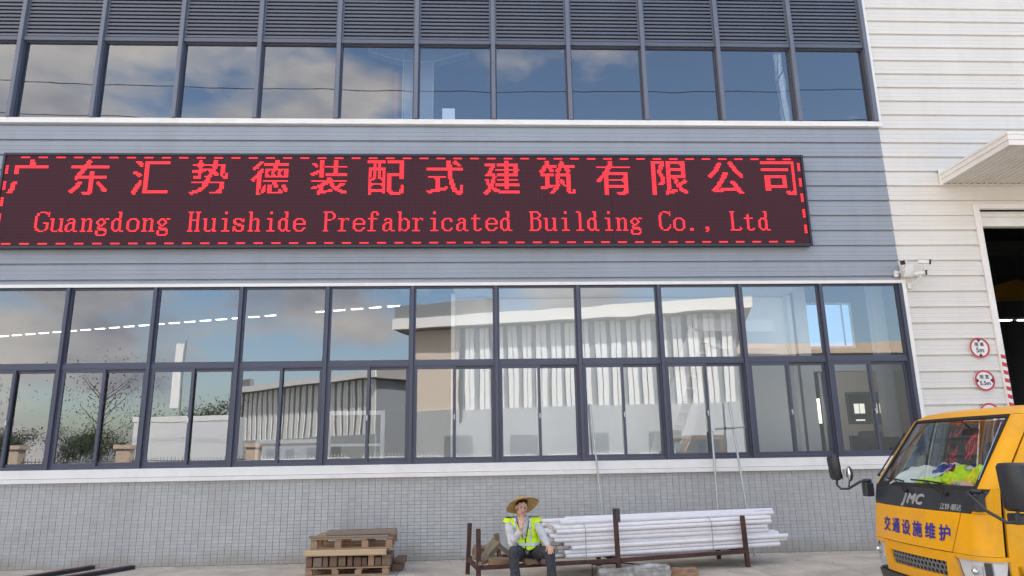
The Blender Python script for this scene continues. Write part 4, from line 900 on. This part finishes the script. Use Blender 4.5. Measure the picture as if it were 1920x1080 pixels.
# inner dark shell behind all seams
tpatch('inner_shell', -2.98, 2.98, .30, 1.35, 40, 6, M['cabin'], th=.02, off=-.095)
ws = tpatch('windscreen', -.985, .985, 1.385, 2.035, 16, 6, M['wscreen'], th=.001, off=-.004)
tpatch('windscreen_surround', -1.04, 1.04, 1.355, 1.392, 20, 1, M['rubber'], ws, th=.02, off=.003)
tpatch('windscreen_surround', -1.04, 1.04, 2.025, 2.052, 20, 1, M['rubber'], ws, th=.02, off=.003)
tpatch('windscreen_surround', -1.04, -.965, 1.393, 2.024, 2, 8, M['rubber'], ws, th=.02, off=.003); tpatch('windscreen_surround', .965, 1.04, 1.393, 2.024, 2, 8, M['rubber'], ws, th=.02, off=.003)
for s_ in (-1, 1):
    tpatch('pillar', min(s_*1.05, s_*2.0), max(s_*1.05, s_*2.0), 1.372, 2.05, 10, 10, Y_, th=.02)
    tpatch('door_frame', min(s_*2.02, s_*2.10), max(s_*2.02, s_*2.10), 1.372, 2.05, 2, 8, Y_, th=.02)
    tpatch('rear_pillar', min(s_*2.82, s_*3.0), max(s_*2.82, s_*3.0), .45, 2.05, 2, 8, Y_, th=.02)
    tpatch('window_ledge', min(s_*2.10, s_*2.80), max(s_*2.10, s_*2.80), 1.37, 1.40, 6, 1, M['rubber'], th=.02)
    tpatch('side_window', min(s_*2.11, s_*2.80), max(s_*2.11, s_*2.80), 1.402, 2.02, 6, 4, glass_mat('tinted_side_glass', (.38, .40, .40), .03, 0) if s_ > 0 else M['wscreen'], th=.001, off=-.01)
    tpatch('window_head', min(s_*2.10, s_*2.80), max(s_*2.10, s_*2.80), 2.022, 2.05, 6, 1, Y_, th=.02)
    d_ = tpatch('door', min(s_*2.025, s_*2.80), max(s_*2.025, s_*2.80), .50, 1.365, 12, 10, Y_, th=.025)
    q = MB(); p = TP(s_*2.72, 1.18); q.box(p.x-.09, p.x+.07, p.y-.015 if s_ < 0 else p.y-.0, p.y if s_ < 0 else p.y+.015, 1.16, 1.20); q.build('handle', M['dplastic'], d_, bevel=.004)
    a_, b_ = lin(s_*.765, s_*.915), lin(s_*1.995, s_*1.995)
    tpatch('front_corner_panel', (a_ if s_ > 0 else b_), (b_ if s_ > 0 else a_), .790, 1.150, 16, 8, Y_)
    a_, b_ = lin(s_*1.15, s_*1.62), lin(s_*1.995, s_*1.995)
    tpatch('front_corner_panel', (a_ if s_ > 0 else b_), (b_ if s_ > 0 else a_), 1.153, 1.370, 8, 6, Y_)
    # headlamp: bowl, lens, bulbs and divisions
    hv0, hv1 = s_*.80, s_*2.03
    a_, b_ = lin(s_*.88, s_*.80), lin(s_*1.98, s_*2.03)
    l_, r_ = (a_, b_) if s_ > 0 else (b_, a_)
    hl = tpatch('headlight', l_, r_, .485, .745, 14, 5, M['lens'], th=.001, off=.006)
    tpatch('reflector_bowl', l_, r_, .487, .743, 14, 4, mat('lamp_bowl', (.88, .89, .90), .3, .1), hl, th=.03, off=-.03)
    for (va, vb, za, zb_, mm) in ((1.0, 1.35, .62, .70, 'lamp_in'), (1.42, 1.62, .60, .73, 'dplastic'), (1.66, 1.98, .50, .73, 'white'), (.95, 1.3, .50, .58, 'lamp_in'), (1.36, 1.6, .49, .56, 'lamp_in')):
        tpatch('lamp_insert', min(s_*va, s_*vb), max(s_*va, s_*vb), za, zb_, 4, 2, M[mm], hl, th=.02, off=-.012)
    q = MB(); p = TP(s_*1.17, .655); q.sphere(p+Vector((-.004, 0, 0)), .032, 12); q.build('bulb', M['chrome'], hl, smooth=True)
    tpatch('headlight_rim', (lin(s_*.83, s_*.765) if s_ > 0 else lin(s_*2.07, s_*2.07)), (lin(s_*2.07, s_*2.07) if s_ > 0 else lin(s_*.83, s_*.765)), .747, .787, 14, 2, Y_, th=.03, off=.004)
    a_, b_ = lin(s_*.60, s_*.66), lin(s_*.865, s_*.785)
    tpatch('grille_surround', (a_ if s_ > 0 else b_), (b_ if s_ > 0 else a_), .47, .785, 5, 6, Y_, th=.03, off=.004)
    tpatch('lower_side_panel', min(s_*2.07, s_*2.10), max(s_*2.07, s_*2.10), .47, .787, 2, 4, Y_)
tpatch('nose_panel', lin(-.755, -.905), lin(.755, .905), .792, 1.150, 20, 8, Y_, off=.004)
tpatch('black_panel', lin(-1.14, -1.61), lin(1.14, 1.61), 1.154, 1.353, 28, 6, M['dplastic'], off=.004)
tpatch('grille_surround', -.655, .655, .695, .785, 16, 2, Y_, th=.03, off=-.006); tpatch('grille_surround', -.60, .60, .47, .560, 16, 2, Y_, th=.03, off=.004)
tpatch('grille_recess', -.65, .65, .555, .700, 16, 2, M['black'], th=.02, off=-.045)
gr = MB(); cs = .058
for row in range(3):
    for c_ in range(-12, 13):
        w0 = (c_+.5*(row % 2))*cs; z0 = .583+row*cs*.84
        if abs(w0) > .465+.012*row or z0 > .70: continue
        vs = []
        for off in (-.018, -.032):
            for rr_, nn in ((cs*.56, 6), (cs*.385, 12)):
                for k in range(12):
                    a = 2*pi*k/12+pi/6; rad = rr_ if nn == 12 else rr_/max(abs(cos((a-pi/6+pi/6) % (pi/3)-pi/6)), .5)*.98
                    w = w0+rad*cos(a); z = z0+rad*sin(a)*.95; vs.append((TU(w, z)-off, w, z))
        fs = []
        for k in range(12):
            j = (k+1) % 12; fs += [(k, j, 12+j, 12+k), (12+k, 12+j, 36+j, 36+k)]
        gr.add(vs, fs)
gr.build('grille', M['grille'], TK)
tpatch('bumper', -2.15, 2.15, .17, .455, 36, 5, M['bumper'], th=.05, off=.035)
tpatch('bumper_lip', -2.1, 2.1, .457, .467, 36, 1, M['rubber'], th=.04, off=.01)
q = MB(); q.box(.02, .026, -.22, .22, .27, .39); q.build('number_plate_blank', M['bumper'], TK).location = (-.03, 0, 0)
# roof: rows that round over, closed by a cap
vs = []; nv = 60; zs = [2.054, 2.085, 2.11, 2.13, 2.145]
for z in zs:
    for i in range(nv+1): p = TP(-3+6*i/nv, z); vs.append(p)
w_ = nv+1; fs = [(j*w_+i, j*w_+i+1, (j+1)*w_+i+1, (j+1)*w_+i) for j in range(len(zs)-1) for i in range(nv)]
k = len(vs); vs += [Vector((LC, 0, 2.152)), Vector((1.3, 0, 2.158))]
base = (len(zs)-1)*w_
for i in range(nv): fs.append((base+i, base+i+1, k+1))
fs += [(base+nv, k, k+1), (k, base, k+1)]
q = MB(); q.add(vs, fs); q.build('roof', Y_, TK, smooth=True)
q = MB(); q.box(LC-.03, LC, -.93, .93, .45, 1.40); q.box(LC-.03, LC, -.86, -.5, 1.401, 2.05); q.box(LC-.03, LC, .5, .86, 1.401, 2.05); q.box(LC-.03, LC, -.5, .5, 1.85, 2.05); q.build('cab_rear_wall', Y_, TK)
q = MB(); q.box(LC-.02, LC-.015, -.498, .498, 1.402, 1.849); q.build('rear_window', M['carglass'], TK)
# interior
q = MB(); q.prism([(.20, 1.05), (.20, 1.31), (.30, 1.345), (.62, 1.355), (.72, 1.30), (.72, 1.05)], 'y', -.80, .80); q.build('dashboard', M['cabin'], TK, bevel=.01)
q = MB(); q.box(.6, LC-.04, -.85, .85, .55, .60); q.build('cab_floor', M['cabin'], TK)
for (w0, wid) in ((-.42, .26), (.15, .22), (.55, .2)):
    q = MB(); q.box(.95, 1.4, w0-wid, w0+wid, .85, 1.02); q.box(1.38, 1.52, w0-wid, w0+wid, .95, 1.60); q.box(1.40, 1.50, w0-.12, w0+.12, 1.62, 1.80); q.build('seat', M['seat'], TK, bevel=.03)
q = MB(); q.tube([(.86+.07*sin(t), -.42+.20*cos(t), 1.36+.17*sin(t)) for t in [k*pi/12 for k in range(25)]], .014, 8); q.tube([(.86, -.42, 1.36), (.70, -.42, 1.2)], .025, 8); q.tube([(.86, -.60, 1.36), (.86, -.24, 1.36)], .013, 6); q.build('steering_wheel', M['rubber'], TK, smooth=True)
for s_ in (-1, 1):
    q = MB(); q.tube([TP(s_*1.25, 1.42)+Vector((.06, -s_*.04, 0)), TP(s_*1.25, 2.02)+Vector((.06, -s_*.04, 0))], .035, 8); q.build('pillar_trim', M['cabin_tan'], TK, smooth=True)
q = MB(); a = TP(1.5, 1.78)+Vector((.07, -.07, 0)); b_ = TP(1.5, 1.56)+Vector((.07, -.07, 0)); q.tube([a, a+Vector((.05, -.05, -.02)), b_+Vector((.08, -.05, .02)), b_], .012, 8); q.build('grab_handle', M['grille'], TK, smooth=True)
q = MB(); q.box(-.025, .0, -.12, .12, -.035, .035, Matrix.Translation((.80, -.02, 1.90)) @ Matrix.Rotation(.3, 4, 'Y')); q.build('rear_view_mirror', M['cabin'], TK, bevel=.01)
q = MB(); q.tube([(.80, -.02, 1.92), (.70, -.02, 2.03)], .01, 6); q.build('mirror_stem', M['cabin'], TK)
# wipers
for w0, w1, pv in ((.60, .22, .12), (.10, -.42, -.50)):
    q = MB(); a = Vector((TU(w0, 1.425)-.022, w0, 1.425)); b_ = Vector((TU(w1, 1.405)-.022, w1, 1.405)); q.tube([a, (a+b_)/2+Vector((-.004, 0, .006)), b_], .009, 6)
    c_ = Vector((TU(pv, 1.30)-.02, pv, 1.315)); q.tube([(a+b_)/2+Vector((-.012, 0, .006)), c_+Vector((-.02, 0, .01)), c_], [.006, .010, .014], 6); q.sphere(c_, .022, 10); q.build('wiper', M['rubber'], TK, smooth=True)
# lettering on the nose, following its curve
def nose_text(s, w0, z0, size, bold, m, shear=0, sx=1.0, name='lettering'):
    vs, fs = text_mesh(s, size, 0, shear, sx); pts = []
    for v in vs: w = w0-v.x; z = z0+v.y; pts.append(Vector((TU(w, z)-.0075, w, z)))
    q = MB()
    for n_, (dx, dz) in enumerate(((0, 0), (bold, 0), (-bold, 0), (0, bold), (0, -bold), (bold, bold), (-bold, -bold))): q.add([p+Vector((-.0003*n_, dx, dz)) for p in pts], [f[::-1] for f in fs])
    return q.build(name, m, TK)
for k, c_ in enumerate('交通设施维护'):
    nose_text(c_, .49-k*.196, .895, .158, .004, M['blue'], name='lettering')
[nose_text(c_, w_, 1.195, .135, .006, M['silver'], .22, 1.3, 'badge') for c_, w_ in (('J', .145), ('M', .03), ('C', -.105))]; nose_text('江铃·顺达', -.56, 1.172, .062, .001, M['silver'], .1, 1.0, 'badge')
# mirrors
def mirror(s_, br, pts, head, hs, rot, lab, dp=.04):
    q = MB(); q.box(br.x-.05, br.x+.05, br.y-.05, br.y+.05, br.z-.16, br.z+.0); q.tube([br+Vector((0, 0, 0)), br+Vector((0, 0, .035))], .055, 12); bo = q.build('mirror_bracket', M['dplastic'], TK, bevel=.015)
    q = MB(); q.tube(pts, .0145, 8); q.build('mirror_arm', M['dplastic'], TK, smooth=True)
    mx_ = Matrix.Translation(head) @ rot; q = MB(); q.box(-dp, dp-.005, -hs[0], hs[0], -hs[1], hs[1], mx_); mo = q.build('side_mirror', M['dplastic'], TK, smooth=True, bevel=.03)
    q = MB(); q.box(dp-.004, dp, -hs[0]*.86, hs[0]*.86, -hs[1]*.92, hs[1]*.92, mx_); q.build('mirror_glass', M['mirror'], mo)
mirror(1, Vector((.12, .94, 1.37)), [(.12, .94, 1.38), (.06, .98, 1.375), (-.02, 1.12, 1.29), (-.07, 1.20, 1.285), (-.10, 1.225, 1.33), (-.095, 1.225, 1.42)], Vector((-.105, 1.24, 1.53)), (.085, .145), Matrix.Rotation(radians(12), 4, 'Z') @ Matrix.Rotation(radians(-6), 4, 'Y'), 'far')
mirror(-1, Vector((.15, -.87, 1.335)), [(.10, -.84, 1.345), (.05, -.90, 1.335), (.06, -1.10, 1.20), (.10, -1.28, 1.115), (.16, -1.33, 1.13), (.175, -1.33, 1.25)], Vector((.20, -1.33, 1.41)), (.125, .20), Matrix.Rotation(radians(14), 4, 'Z') @ Matrix.Rotation(radians(-3), 4, 'Y'), 'near', .075)
q = MB(); q.box(.14, .24, -1.34, -1.22, 1.10, 1.19); q.build('mirror_mount', M['dplastic'], TK, bevel=.012)
q = MB(); q.tube([(-.02, 1.12, 1.29), (-.0, 1.13, 1.34), (.01, 1.13, 1.38)], .009, 6); q.sphere((.02, 1.13, 1.46), (.030, .062, .088), 16); rm_ = q.build('round_mirror', M['dplastic'], TK, smooth=True)
q = MB(); q.sphere((-.002, 1.125, 1.46), (.022, .054, .080), 16); q.build('mirror_glass', M['mirror'], rm_, smooth=True)
q = MB(); p = TP(-2.12, .63); q.box(p.x+.03, p.x+.10, p.y-.003, p.y-.0005, .585, .68); stk = q.build('sticker', M['white'], TK)
q = MB(); frame(q, p.x+.038, p.x+.092, p.y-.005, p.y-.0035, .595, .67, .006); q.box(p.x+.05, p.x+.08, p.y-.005, p.y-.0035, .628, .636); q.build('sticker_print', M['red'], stk)
q = MB(); q.tube([TP(-1.02, 1.45)+Vector((-.02, 0, 0)), TP(-.99, 1.98)+Vector((-.02, .03, 0))], .004, 5); q.build('aerial', M['chrome'], TK)
q = MB(); a = TP(1.6, 1.45)+Vector((-.035, .02, 0)); b_ = TP(1.6, 1.92)+Vector((-.035, .02, 0)); q.tube([a, b_], .008, 6); q.sphere(a, .018, 8); q.sphere((a+b_)/2+Vector((0, 0, .06)), .016, 8); q.build('aerial', M['rubber'], TK)
# wheels, chassis and load bed
def wheel(x, y, lab=None):
    q = MB(); n = 28; pr_ = [(.20, -.11), (.36, -.115), (.39, -.09), (.39, .09), (.36, .115), (.20, .11)]; vs = [(x+r_*cos(2*pi*k/n), y+w, .39+r_*sin(2*pi*k/n)) for (r_, w) in pr_ for k in range(n)]
    fs = [(i*n+k, i*n+(k+1) % n, (i+1)*n+(k+1) % n, (i+1)*n+k) for i in range(5) for k in range(n)]+[(k, 5*n+k, 5*n+(k+1) % n, (k+1) % n) for k in range(n)]; q.add(vs, fs); w_ = q.build('wheel', M['rubber'], TK, smooth=True)
    q = MB(); q.tube([(x, y-.07, .39), (x, y+.07, .39)], .197, 20); q.tube([(x, y-.10, .39), (x, y+.10, .39)], .07, 12); q.build('rim', M['steel'], w_, smooth=True)
for x in (.85, 3.6):
    for y in (-.80, .80): wheel(x, y)
q = MB(); q.box(.4, 4.6, -.40, -.30, .50, .62); q.box(.4, 4.6, .30, .40, .50, .62); q.build('chassis_rail', M['dplastic'], TK)
q = MB(); q.box(1.85, 5.0, -.95, .95, .80, .86); q.box(1.85, 5.0, -.98, -.951, .80, 1.25); q.box(1.85, 5.0, .951, .98, .80, 1.25); q.box(1.82, 1.849, -.98, .98, .80, 1.6); q.build('load_bed', Y_, TK)
# things lying on the dashboard
def heap(name, lab, loc, size, m, seed, cat, n=7, vox=.012, amp=.025, group=None):
    rr_ = random.Random(seed); q = MB()
    for k in range(n): q.sphere((rr_.uniform(-.5, .5)*size[0], rr_.uniform(-.5, .5)*size[1], size[2]*rr_.uniform(.1, .5)), (size[0]*rr_.uniform(.25, .42), size[1]*rr_.uniform(.2, .38), size[2]*rr_.uniform(.35, .6)), 12)
    o = remesh(q, name, vox, m, None, 2)
    for v in o.data.vertices:
        d = noise.noise(v.co*26+Vector((seed, 0, 0)))*amp+(abs(noise.noise(v.co*15+Vector((0, seed, 0))))-.2)*amp*1.4; v.co += v.co.normalized()*d; v.co.z = max(v.co.z, 0)
    o.location = loc; return tag(o, lab, cat, group)
heap('folded_vest', 'crumpled bright yellow safety vest on the near side of the dashboard', (4.86, -5.95, 1.36), (.30, .42, .22), M['hivis'], 3, 'safety vest', 9)
heap('folded_vest', 'flat yellow safety vest with grey band in the middle of the dashboard', (4.74, -5.58, 1.355), (.20, .34, .10), M['hivis'], 5, 'safety vest', 7)
heap('reflective_band', 'grey reflective band of the crumpled vest on the dashboard', (4.84, -6.0, 1.52), (.12, .22, .06), M['refl'], 9, 'band', 4, .01, .01)
heap('plastic_bag', 'blue plastic bag behind the vests on the dashboard', (4.96, -5.52, 1.36), (.26, .42, .26), M['bluebag'], 8, 'bag', 6)
heap('patterned_rag', 'pale patterned rag at the near end of the dashboard', (4.70, -6.12, 1.355), (.16, .26, .08), M['cloth_pink'], 12, 'rag', 6)
for k, (x, y, rz, s_) in enumerate(((4.74, -5.20, .3, (.36, .46)), (4.84, -5.34, -.2, (.40, .46)))):
    q = MB(); n = 8; vs = [(s_[0]*(i/n-.5), s_[1]*(j/n-.5), .02+.17*(i/n)+.012*sin(j*1.3+k*2+i)) for i in range(n+1) for j in range(n+1)]; vs += [(a, b_, c_-.012) for a, b_, c_ in vs]; m1 = (n+1)**2
    fs = [(i*(n+1)+j, (i+1)*(n+1)+j, (i+1)*(n+1)+j+1, i*(n+1)+j+1) for i in range(n) for j in range(n)]; fs += [tuple(m1+i for i in f[::-1]) for f in fs]
    q.add(vs, fs); o = tag(q.build('paper_sheet', M['paper']), ['white papers at the far left end of the dashboard', 'white folded sheets beside the blue bag'][k], 'papers'); o.location = (x, y, 1.362+k*.03); o.rotation_euler = (0, 0, rz)

# ================================================================ THE PLACE ACROSS THE YARD (seen mirrored in the glass)
M['op_base'] = mat('opposite_base_wall', (.50, .51, .51), .6)
def warehouse(lab, A, B, h, zb, rib, pitch, seed, x_first):
    """long industrial building whose front runs from A to B (x, y)"""
    a = Vector((A[0], A[1], 0)); d = Vector((B[0]-A[0], B[1]-A[1], 0)); L_ = d.length; t = thing('warehouse', lab, 'building', a, atan2(d.y, d.x)); rr_ = random.Random(seed)
    q = MB(); q.box(0, L_, -25, -.2, 0, h-.6); q.build('wall', M['op_grey'], t)
    q = MB(); q.box(0, L_, -.2, 0, 0, zb); q.build('base_wall', M['op_base'], t)
    q = MB(); q.prism([(.9, h-.55), (.9, h+.25), (-12.5, h+2.4), (-26, h+.25), (-26, h-.55)], 'x', -1.2, L_+1.2); q.build('roof', M['roof'], t)
    q = MB(); q.box(-1.25, L_+1.25, .91, 1.1, h-.55, h+.30); q.build('fascia', M['op_white'], t)
    x = x_first
    q = MB(); q.box(.02, x_first-.5, -.2, -.1, zb, h-.6); q.build('wall_panel', M['beige_wall'], t)
    q = MB(); q.box(x_first-.45, x_first-.2, -.2, .0, zb-1, h-.6); q.build('downpipe', M['cardark'], t)
    q = MB(); q.box(-1.2, x_first+3, .2, .85, h+.31, h+1.5); q.build('parapet', M['op_grey'], t)
    while x < L_-1:
        w = rib*rr_.uniform(.92, 1.08); q = MB(); q.box(x, x+w*.45, -.2, -.06, zb, h-.6); q.box(x+w*.55, x+w, -.2, -.06, zb, h-.6); q.build('rib', M['op_white'], t); x += pitch*rr_.uniform(.95, 1.05)
    k = 3.0
    while k < L_-4:
        q = MB(); q.box(k, k+2.2, .01, .04, 1.0, 3.2); q.build('window', M['op_grey'], t); k += 5.2
    return t
warehouse('near warehouse across the yard with white vertical ribs, mirrored in the right panes', (-5.6, -44.2), (18.5, -36.8), 12.2, 5.2, .74, 1.16, 1, 4.6)
warehouse('farther ribbed warehouse across the yard, mirrored in the left panes', (-38, -102), (-13.5, -80), 12.3, 4.6, .8, 1.4, 2, 1.0)
q = MB(); q.box(27, 75, -80, -60, 0, 12.6); ob = tag(q.build('depot_building', M['cardark']), 'beige depot building mirrored in the rightmost panes', 'building')
q = MB(); q.box(26.9, 75, -59.99, -59.8, 11.6, 12.8); bnd = q.build('gutter', M['beige'], ob)
# trees
def tree(lab, x, y, h, seed, bare=False):
    rr_ = random.Random(seed); t = thing('broadleaf_tree', lab, 'tree', (x, y, 0), group='trees across the yard'); q = MB()
    q.tube([(0, 0, 0), (.1, .05, h*.3), (.05, 0, h*.6), (0, .1, h*.9)], [.16, .13, .09, .03], 7); tips = []
    for k in range(16):
        z = h*rr_.uniform(.3, .8); a = rr_.uniform(0, 6.3); l = h*rr_.uniform(.18, .36); e = Vector((l*cos(a), l*sin(a), z+l*rr_.uniform(.4, 1))); q.tube([(.05, 0, z), (e.x*.5, e.y*.5, (z+e.z)/2-.1), e], [.05, .03, .012], 5); tips.append(e)
    q.build('trunk', M['bark'], t); q = MB()
    n = 1300 if bare else 4200
    for k in range(n):
        c_ = rr_.choice(tips); s_ = h*(.12 if not bare else .16); p = c_+Vector((rr_.gauss(0, s_), rr_.gauss(0, s_), rr_.gauss(0, s_*.7)-.1*h*(not bare)*rr_.random())); r_ = rr_.uniform(.05, .12)*(h/6)*(.5 if bare else 1); a = Vector((rr_.uniform(-1, 1), rr_.uniform(-1, 1), rr_.uniform(-1, 1))).normalized(); b_ = a.orthogonal().normalized(); c2 = a.cross(b_)
        q.quad(p-b_*r_-c2*r_*.5, p+b_*r_-c2*r_*.3, p+b_*r_+c2*r_*.5, p-b_*r_+c2*r_*.4)
    q.build('crown', M['leaf'], t)
for k, (x, y, h) in enumerate(((-58, -62, 4.6), (-53, -58, 5.2), (-48.5, -60, 4.2), (-44.5, -57, 4.9), (-41, -61, 4.6), (-36.5, -58, 5.2), (-32, -62, 5.6), (-27.5, -60, 6.6))):
    tree(ORD[k]+' leafy dark tree from the left across the yard, mirrored in the left panes', x, y, h, 20+k)
tree('sparse young tree across the yard, mirrored left of the white trailer', -30.5, -46, 8.5, 50, True); tree('sparse young tree by the fence across the yard', -41, -44, 8, 51, True)
# fence with beige pillars
fn = thing('yard_fence', 'dark railing fence with beige pillars across the yard, mirrored in the left panes', 'fence', (0, -34, 0))
xs_ = [-52, -46, -40, -33.5, -29.3, -22.5, -14.5, -8, -2, 4, 10, 16]
for k, x in enumerate(xs_):
    if k < 7: q = MB(); q.box(x-.38, x+.38, -.38, .38, 0, 2.5); q.box(x-.5, x+.5, -.5, .5, 2.5, 2.75); q.build('pillar', M['beige'], fn)
    if k < len(xs_)-1:
        q = MB(); a, b_ = x+.39, xs_[k+1]-.39; q.box(a, b_, -.03, .03, .25, .30); q.box(a, b_, -.03, .03, 1.7, 1.75); n = int((b_-a)/.22)
        for j in range(n): q.box(a+.1+j*.22, a+.125+j*.22, -.012, .012, .05, 1.95)
        q.build('railing', M['cardark'] if k < 6 else M['op_white'], fn)
tr = thing('white_box_trailer', 'big white box trailer parked across the yard, mirrored left of centre', 'trailer', (-19.6, -36.5, 0))
q = MB(); q.box(-3.2, 3.2, -1.25, 1.25, 1.0, 4.5); q.build('box', M['carwhite'], tr, bevel=.04)
q = MB(); q.box(-3.25, 3.25, 1.2, 1.29, 4.2, 4.55); q.build('top_rail', M['op_white'], tr)
for x in (-2.4, -1.3, 2.3):
    q = MB(); q.tube([(x, 1.0, .5), (x, 1.3, .5)], .5, 16); q.build('wheel', M['rubber'], tr)
q = MB(); q.box(-3.1, 3.1, -.9, .9, .75, .99); q.build('chassis', M['cardark'], tr)
bn = thing('banner_sign', 'tall narrow white banner sign across the yard, mirrored left of centre', 'sign', (-22.3, -40, 0))
q = MB(); q.box(-.3, .3, -.05, .05, 5.4, 10.2); q.build('banner', M['op_white'], bn)
q = MB(); q.tube([(.42, 0, 0), (.42, 0, 10.4)], .06, 8); q.build('post', M['steel'], bn)
def car(lab, x, y, m, rz=0):
    t = thing('parked_car', lab, 'car', (x, y, 0), rz, 'cars parked across the yard')
    q = MB(); q.prism([(-2.2, .35), (-2.25, .75), (-1.9, .92), (-1.1, .98), (1.5, 1.0), (2.15, .85), (2.2, .4)], 'y', -.88, .88); q.build('body', m, t, bevel=.05)
    q = MB(); q.prism([(-1.2, .98), (-.5, 1.43), (.9, 1.45), (1.6, 1.0)], 'y', -.76, .76); q.build('cabin', M['carglass'], t, bevel=.05)
    q = MB(); q.prism([(-.5, 1.435), (-.35, 1.48), (.8, 1.49), (.92, 1.45)], 'y', -.70, .70); q.build('roof', m, t)
    for a in (-1.35, 1.35):
        for b_ in (-.8, .8):
            q = MB(); q.tube([(a, b_-.1, .33), (a, b_+.1, .33)], .33, 14); q.build('wheel', M['rubber'], t)
for k, (x, mm, lb) in enumerate(((-34, 'carwhite', 'white car parked across the yard, leftmost'), (-27.5, 'cardark', 'dark car parked across the yard between two white ones'), (-20.5, 'carwhite', 'white car parked in front of the box trailer across the yard'), (-11.5, 'cardark', 'dark car parked across the yard near the centre'), (-3.5, 'carwhite', 'white car parked across the yard right of the dark one'), (4.0, 'carwhite', 'white car parked before the near warehouse'))):
    car(lb, x, -29.5, M[mm])
# overhead cables on two poles
for k, (x, lb) in enumerate(((-46, 'concrete utility pole at the left end of the cables'), (46, 'concrete utility pole at the right end of the cables'))):
    t = thing('utility_pole', lb, 'utility pole', (x, -22, 0)); q = MB(); q.tube([(0, 0, 0), (0, 0, 22.5)], [.2, .13], 10); q.build('pole', M['concrete'], t); q = MB(); q.box(-.06, .06, -1.2, 1.2, 21.6, 21.75); q.build('crossarm', M['steel'], t)
for k, (z, y) in enumerate(((22.4, -21.6), (20.7, -21.9))):
    q = MB(); q.tube([(x, y, z+1.6*((x/46)**2-1)) for x in range(-46, 47, 4)], .022, 5); tag(q.build('overhead_cable', M['black']), ['upper overhead cable, mirrored in the top left panes', 'lower overhead cable, mirrored in the top left panes'][k], 'cable')
# yellow overhead crane in the dark hall behind the doorway
cr_ = thing('overhead_crane', 'yellow overhead crane girder hanging in the dark hall behind the big doorway', 'crane', (0, 14, 0))
q = MB(); q.prism([(20.3, 7.5), (23.3, 7.5), (23.3, 7.9), (21.5, 8.27), (20.3, 7.95)], 'y', -.3, .3); q.build('girder', M['craneyellow'], cr_)
q = MB(); q.box(10.5, 23.6, -.2, .2, 9.4, 9.9); q.build('runway_beam', M['hall_wall'], cr_)
for k in range(2):
    o = thing('ceiling_lamp', ORD[k]+' white strip lamp from the left in the dark hall behind the doorway', 'lamp', (21.3+k*.95, 14.5, 6.75), group='strip lamps behind the doorway'); inst('housing', hous, o); inst('tube', tub, o); inst('rod', rod, o)
q = MB()
for k in range(3): q.box(21.2+k*.5, 21.6+k*.5, 17.6, 17.65, 3.3, 3.9)
q.build('lit_window', mat('bright_far_window', (.9, .9, .9), .5, emit=((1, 1, .97), .8)), FB)
